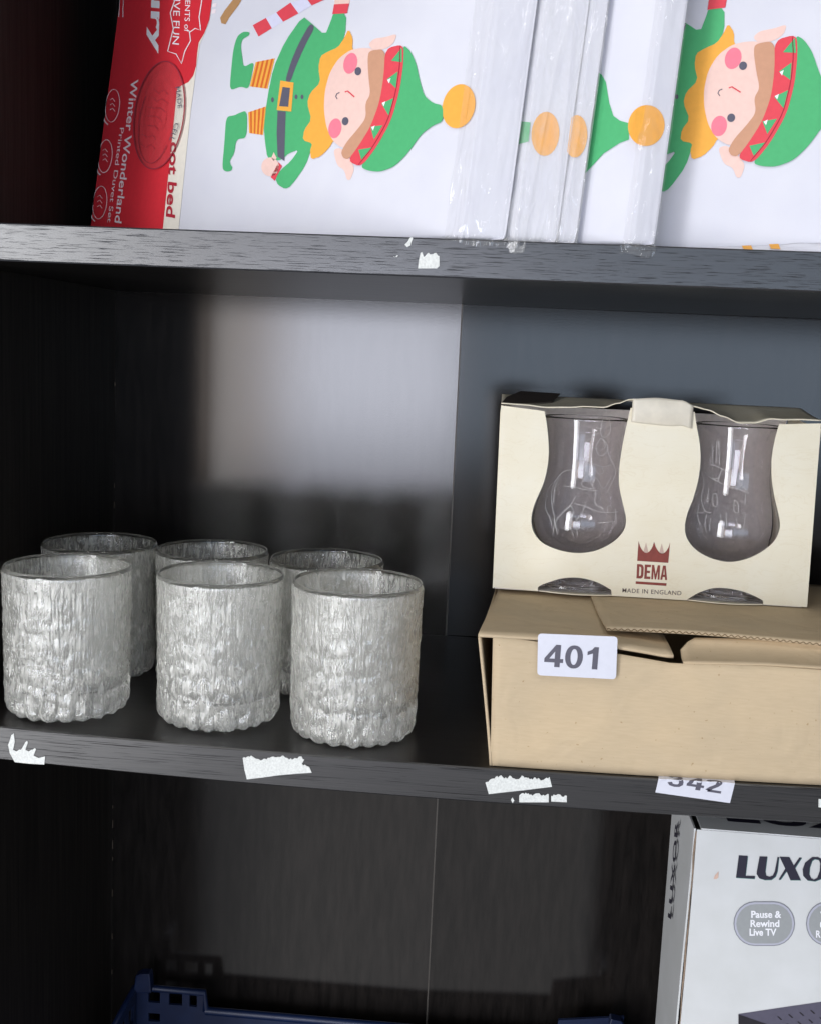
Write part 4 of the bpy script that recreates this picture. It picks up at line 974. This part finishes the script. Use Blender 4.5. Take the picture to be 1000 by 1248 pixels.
def pill(x0, x1, y0, y1, off, m_):
    r = (y1-y0)/2; rx = r*0.95; out = []
    for k in range(13): a = -math.pi/2+math.pi*k/12; out.append((x1-rx+rx*math.cos(a), (y0+y1)/2+r*math.sin(a)))
    for k in range(13): a = math.pi/2+math.pi*k/12; out.append((x0+rx+rx*math.cos(a), (y0+y1)/2+r*math.sin(a)))
    decal(mb, lp, [C6(*q) for q in out], m_, off)
M['pill_d'] = flat_mat('grey_print_outline', '83858c', 0.4, 0.03)
for dx in (0, 383):
    pill(490+dx, 815+dx, 600, 836, 0.0003, M['pill_d']); pill(495+dx, 810+dx, 605, 831, 0.0004, M['pill_e']); pill(505+dx, 800+dx, 615, 822, 0.0005, M['pill'])
for s, x0, x1, yb in (('Pause &', 583, 742, 686), ('Rewind', 579, 732, 734), ('Live TV', 574, 716, 780)):
    text_decal(mb, lp, s, C6(x0, yb), C6(x1, yb), C6(x0, yb-38), M['p_white'], 0.0008, 0.03)
for s, x0, x1, yb in (('Y', 945, 972, 690), ('C', 945, 970, 740), ('R', 925, 950, 790)):
    text_decal(mb, lp, s, C6(x0, yb), C6(x1, yb), C6(x0, yb-38), M['p_white'], 0.0008, 0.03)
decal(mb, lp, [C6(*q) for q in ((518,1195),(780,1156),(1100,1110),(1300,1300),(700,1400),(520,1400))], M['dev_top'], 0.0003)
decal(mb, lp, [C6(*q) for q in ((516,1196),(700,1260),(900,1400),(516,1400))], M['dev'], 0.0005)
for j in range(3):
    for i in range(7):
        x = 720+i*58+j*48; y = 1213-i*11+j*38
        if y < 1252: decal(mb, lp, [C6(*q) for q in ((x, y-5), (x+8, y-6), (x+28, y+12), (x+20, y+14))], M['dev'], 0.0005)
decal(mb, lp, [C6(*q) for q in ((385,482),(392,462),(412,442),(410,475),(400,483))], M['stain'], 0.0003)
mb.build('front_print', lux)
sp_ = Plane((LX-0.0026, LY, 0), (0, -1, 0), (0, 0, 1)); mb = MB()
text_decal(mb, Plane((LX-0.0030, LY, 0), (0, -1, 0), (0, 0, 1)), 'LUXOR', (818.5, 1121), (828, 1000), (814.5, 1118), M['lux_ink'], 0.0008, 0.03, 0, 1.1)
mb.build('side_print', lux)
mb = MB(); q = lambda x, y: (x, y)
tp = Plane((0, LY, LZ+0.0024), (1, 0, 0), (0, 1, 0))
tv, tf = text_mesh('LUXOR', 0.05, 0, 1.15)
mb.add([Vector((0.205+0.16*a, LY+0.0112+0.024*b, LZ+0.0032)) for a, b in tv], tf, M['lux_ink']); mb.build('top_print', lux)
# ------------------------------------------------------------------ blue plastic crate at the back of the lower shelf
def plastic():
    k, nt, b = mat('blue_plastic'); b.inputs['Base Color'].default_value = (0.012, 0.040, 0.155, 1); b.inputs['Roughness'].default_value = 0.4
    nz = N(nt, 'ShaderNodeTexNoise', Scale=60.0, Detail=3.0); nt.links.new(mapped(nt, (1, 1, 1)), nz.inputs['Vector'])
    r = ramp(nt, nz.outputs[0], [(0.3, (0.004, 0.011, 0.045)), (0.7, (0.006, 0.017, 0.062))]); nt.links.new(r.outputs[0], b.inputs['Base Color']); return k
M['blue'] = plastic()
crate = empty('plastic_crate', (-0.04, 0.22, ZB), 'dark blue plastic crate with square holes low at the back of the bottom shelf', 'crate')
YC = 0.285
cw = Plane((0, YC, 0), (1, 0, 0), (0, 0, 1))
XA, ZC = cw.inv(165, 1203); XB_, ZR = cw.inv(760, 1240); XS, ZS = cw.inv(250, 1210); _, zs_ = cw.inv(250, 1232); XQ, ZQ = cw.inv(680, 1244)
def hole(x0, y0, x1, y1): return [cw.inv(x, y) for x, y in ((x0, y0), (x1, y0+1), (x1, y1+1), (x0, y1))]
zr2 = ZQ-0.020; ZF = ZB+0.03
out = [(XA, ZB+0.002), (XB_, ZB+0.002), (XB_, ZR), (XQ, ZQ), (XQ-0.002, zr2), (XS+0.001, zs_), (XS, ZS), (XA, ZC)]
holes = [hole(181, 1209, 195, 1222), hole(206, 1211, 222, 1225), hole(231, 1213, 240, 1227), hole(181, 1235, 195, 1245)]
for k in range(11): holes.append([(XS+0.02+k*0.026, ZB+0.02), (XS+0.038+k*0.026, ZB+0.02), (XS+0.038+k*0.026, ZB+0.05), (XS+0.02+k*0.026, ZB+0.05)])
vs, fs = tess([out]+holes); obj('rear_wall', [(q.x, YC, q.y) for q in vs], fs, M['blue'], crate, solid=(0.003, -1))
obj('rim', *tube([(XS+0.001, YC, zs_), ((XS+XQ)/2, YC, (zs_+zr2)/2), (XQ-0.002, YC, zr2)], 0.0038, 8), M['blue'], crate, smooth=True)
obj('rim', *tube([(XA, YC, ZC), (XS, YC, ZS), (XS+0.001, YC, zs_)], 0.0032, 8), M['blue'], crate, smooth=True)
for xa in (XA, XB_):
    out = [(0.16, ZB+0.002), (YC-0.002, ZB+0.002), (YC-0.002, ZC), (0.225, ZC-0.003), (0.215, ZF), (0.16, ZF)]
    hl = [[(0.232+k*0.017, ZC-0.030), (0.243+k*0.017, ZC-0.030), (0.243+k*0.017, ZC-0.012), (0.232+k*0.017, ZC-0.012)] for k in range(3)]
    vs, fs = tess([out]+hl); obj('end_wall', [(xa, q.x, q.y) for q in vs], fs, M['blue'], crate, solid=(0.003, 0))
    obj('rim', *tube([(xa, YC-0.001, ZC), (xa, 0.225, ZC-0.003), (xa, 0.215, ZF), (xa, 0.16, ZF)], 0.0030, 8), M['blue'], crate, smooth=True)
vs, fs = tess([[(XA, ZB+0.002), (XB_, ZB+0.002), (XB_, ZF), (XA, ZF)]]); obj('front_wall', [(q.x, 0.160, q.y) for q in vs], fs, M['blue'], crate, solid=(0.003, 0))
v, f = box(XA, XB_, 0.16, YC, ZB+0.0006, ZB+0.003); obj('base', v, f, M['blue'], crate)
for q in (((165, 1206), (168, 1185), (173, 1182.5), (185, 1182.5), (186, 1190), (187, 1206)), ((740, 1246), (743, 1237), (757, 1240), (761, 1250))):
    pl = [cw.inv(*a) for a in q]; vs, fs = tess([pl]); obj('stacking_lug', [(a.x, YC-0.002, a.y) for a in vs], fs, M['blue'], crate, solid=(0.010, 0), bevel=0.001)
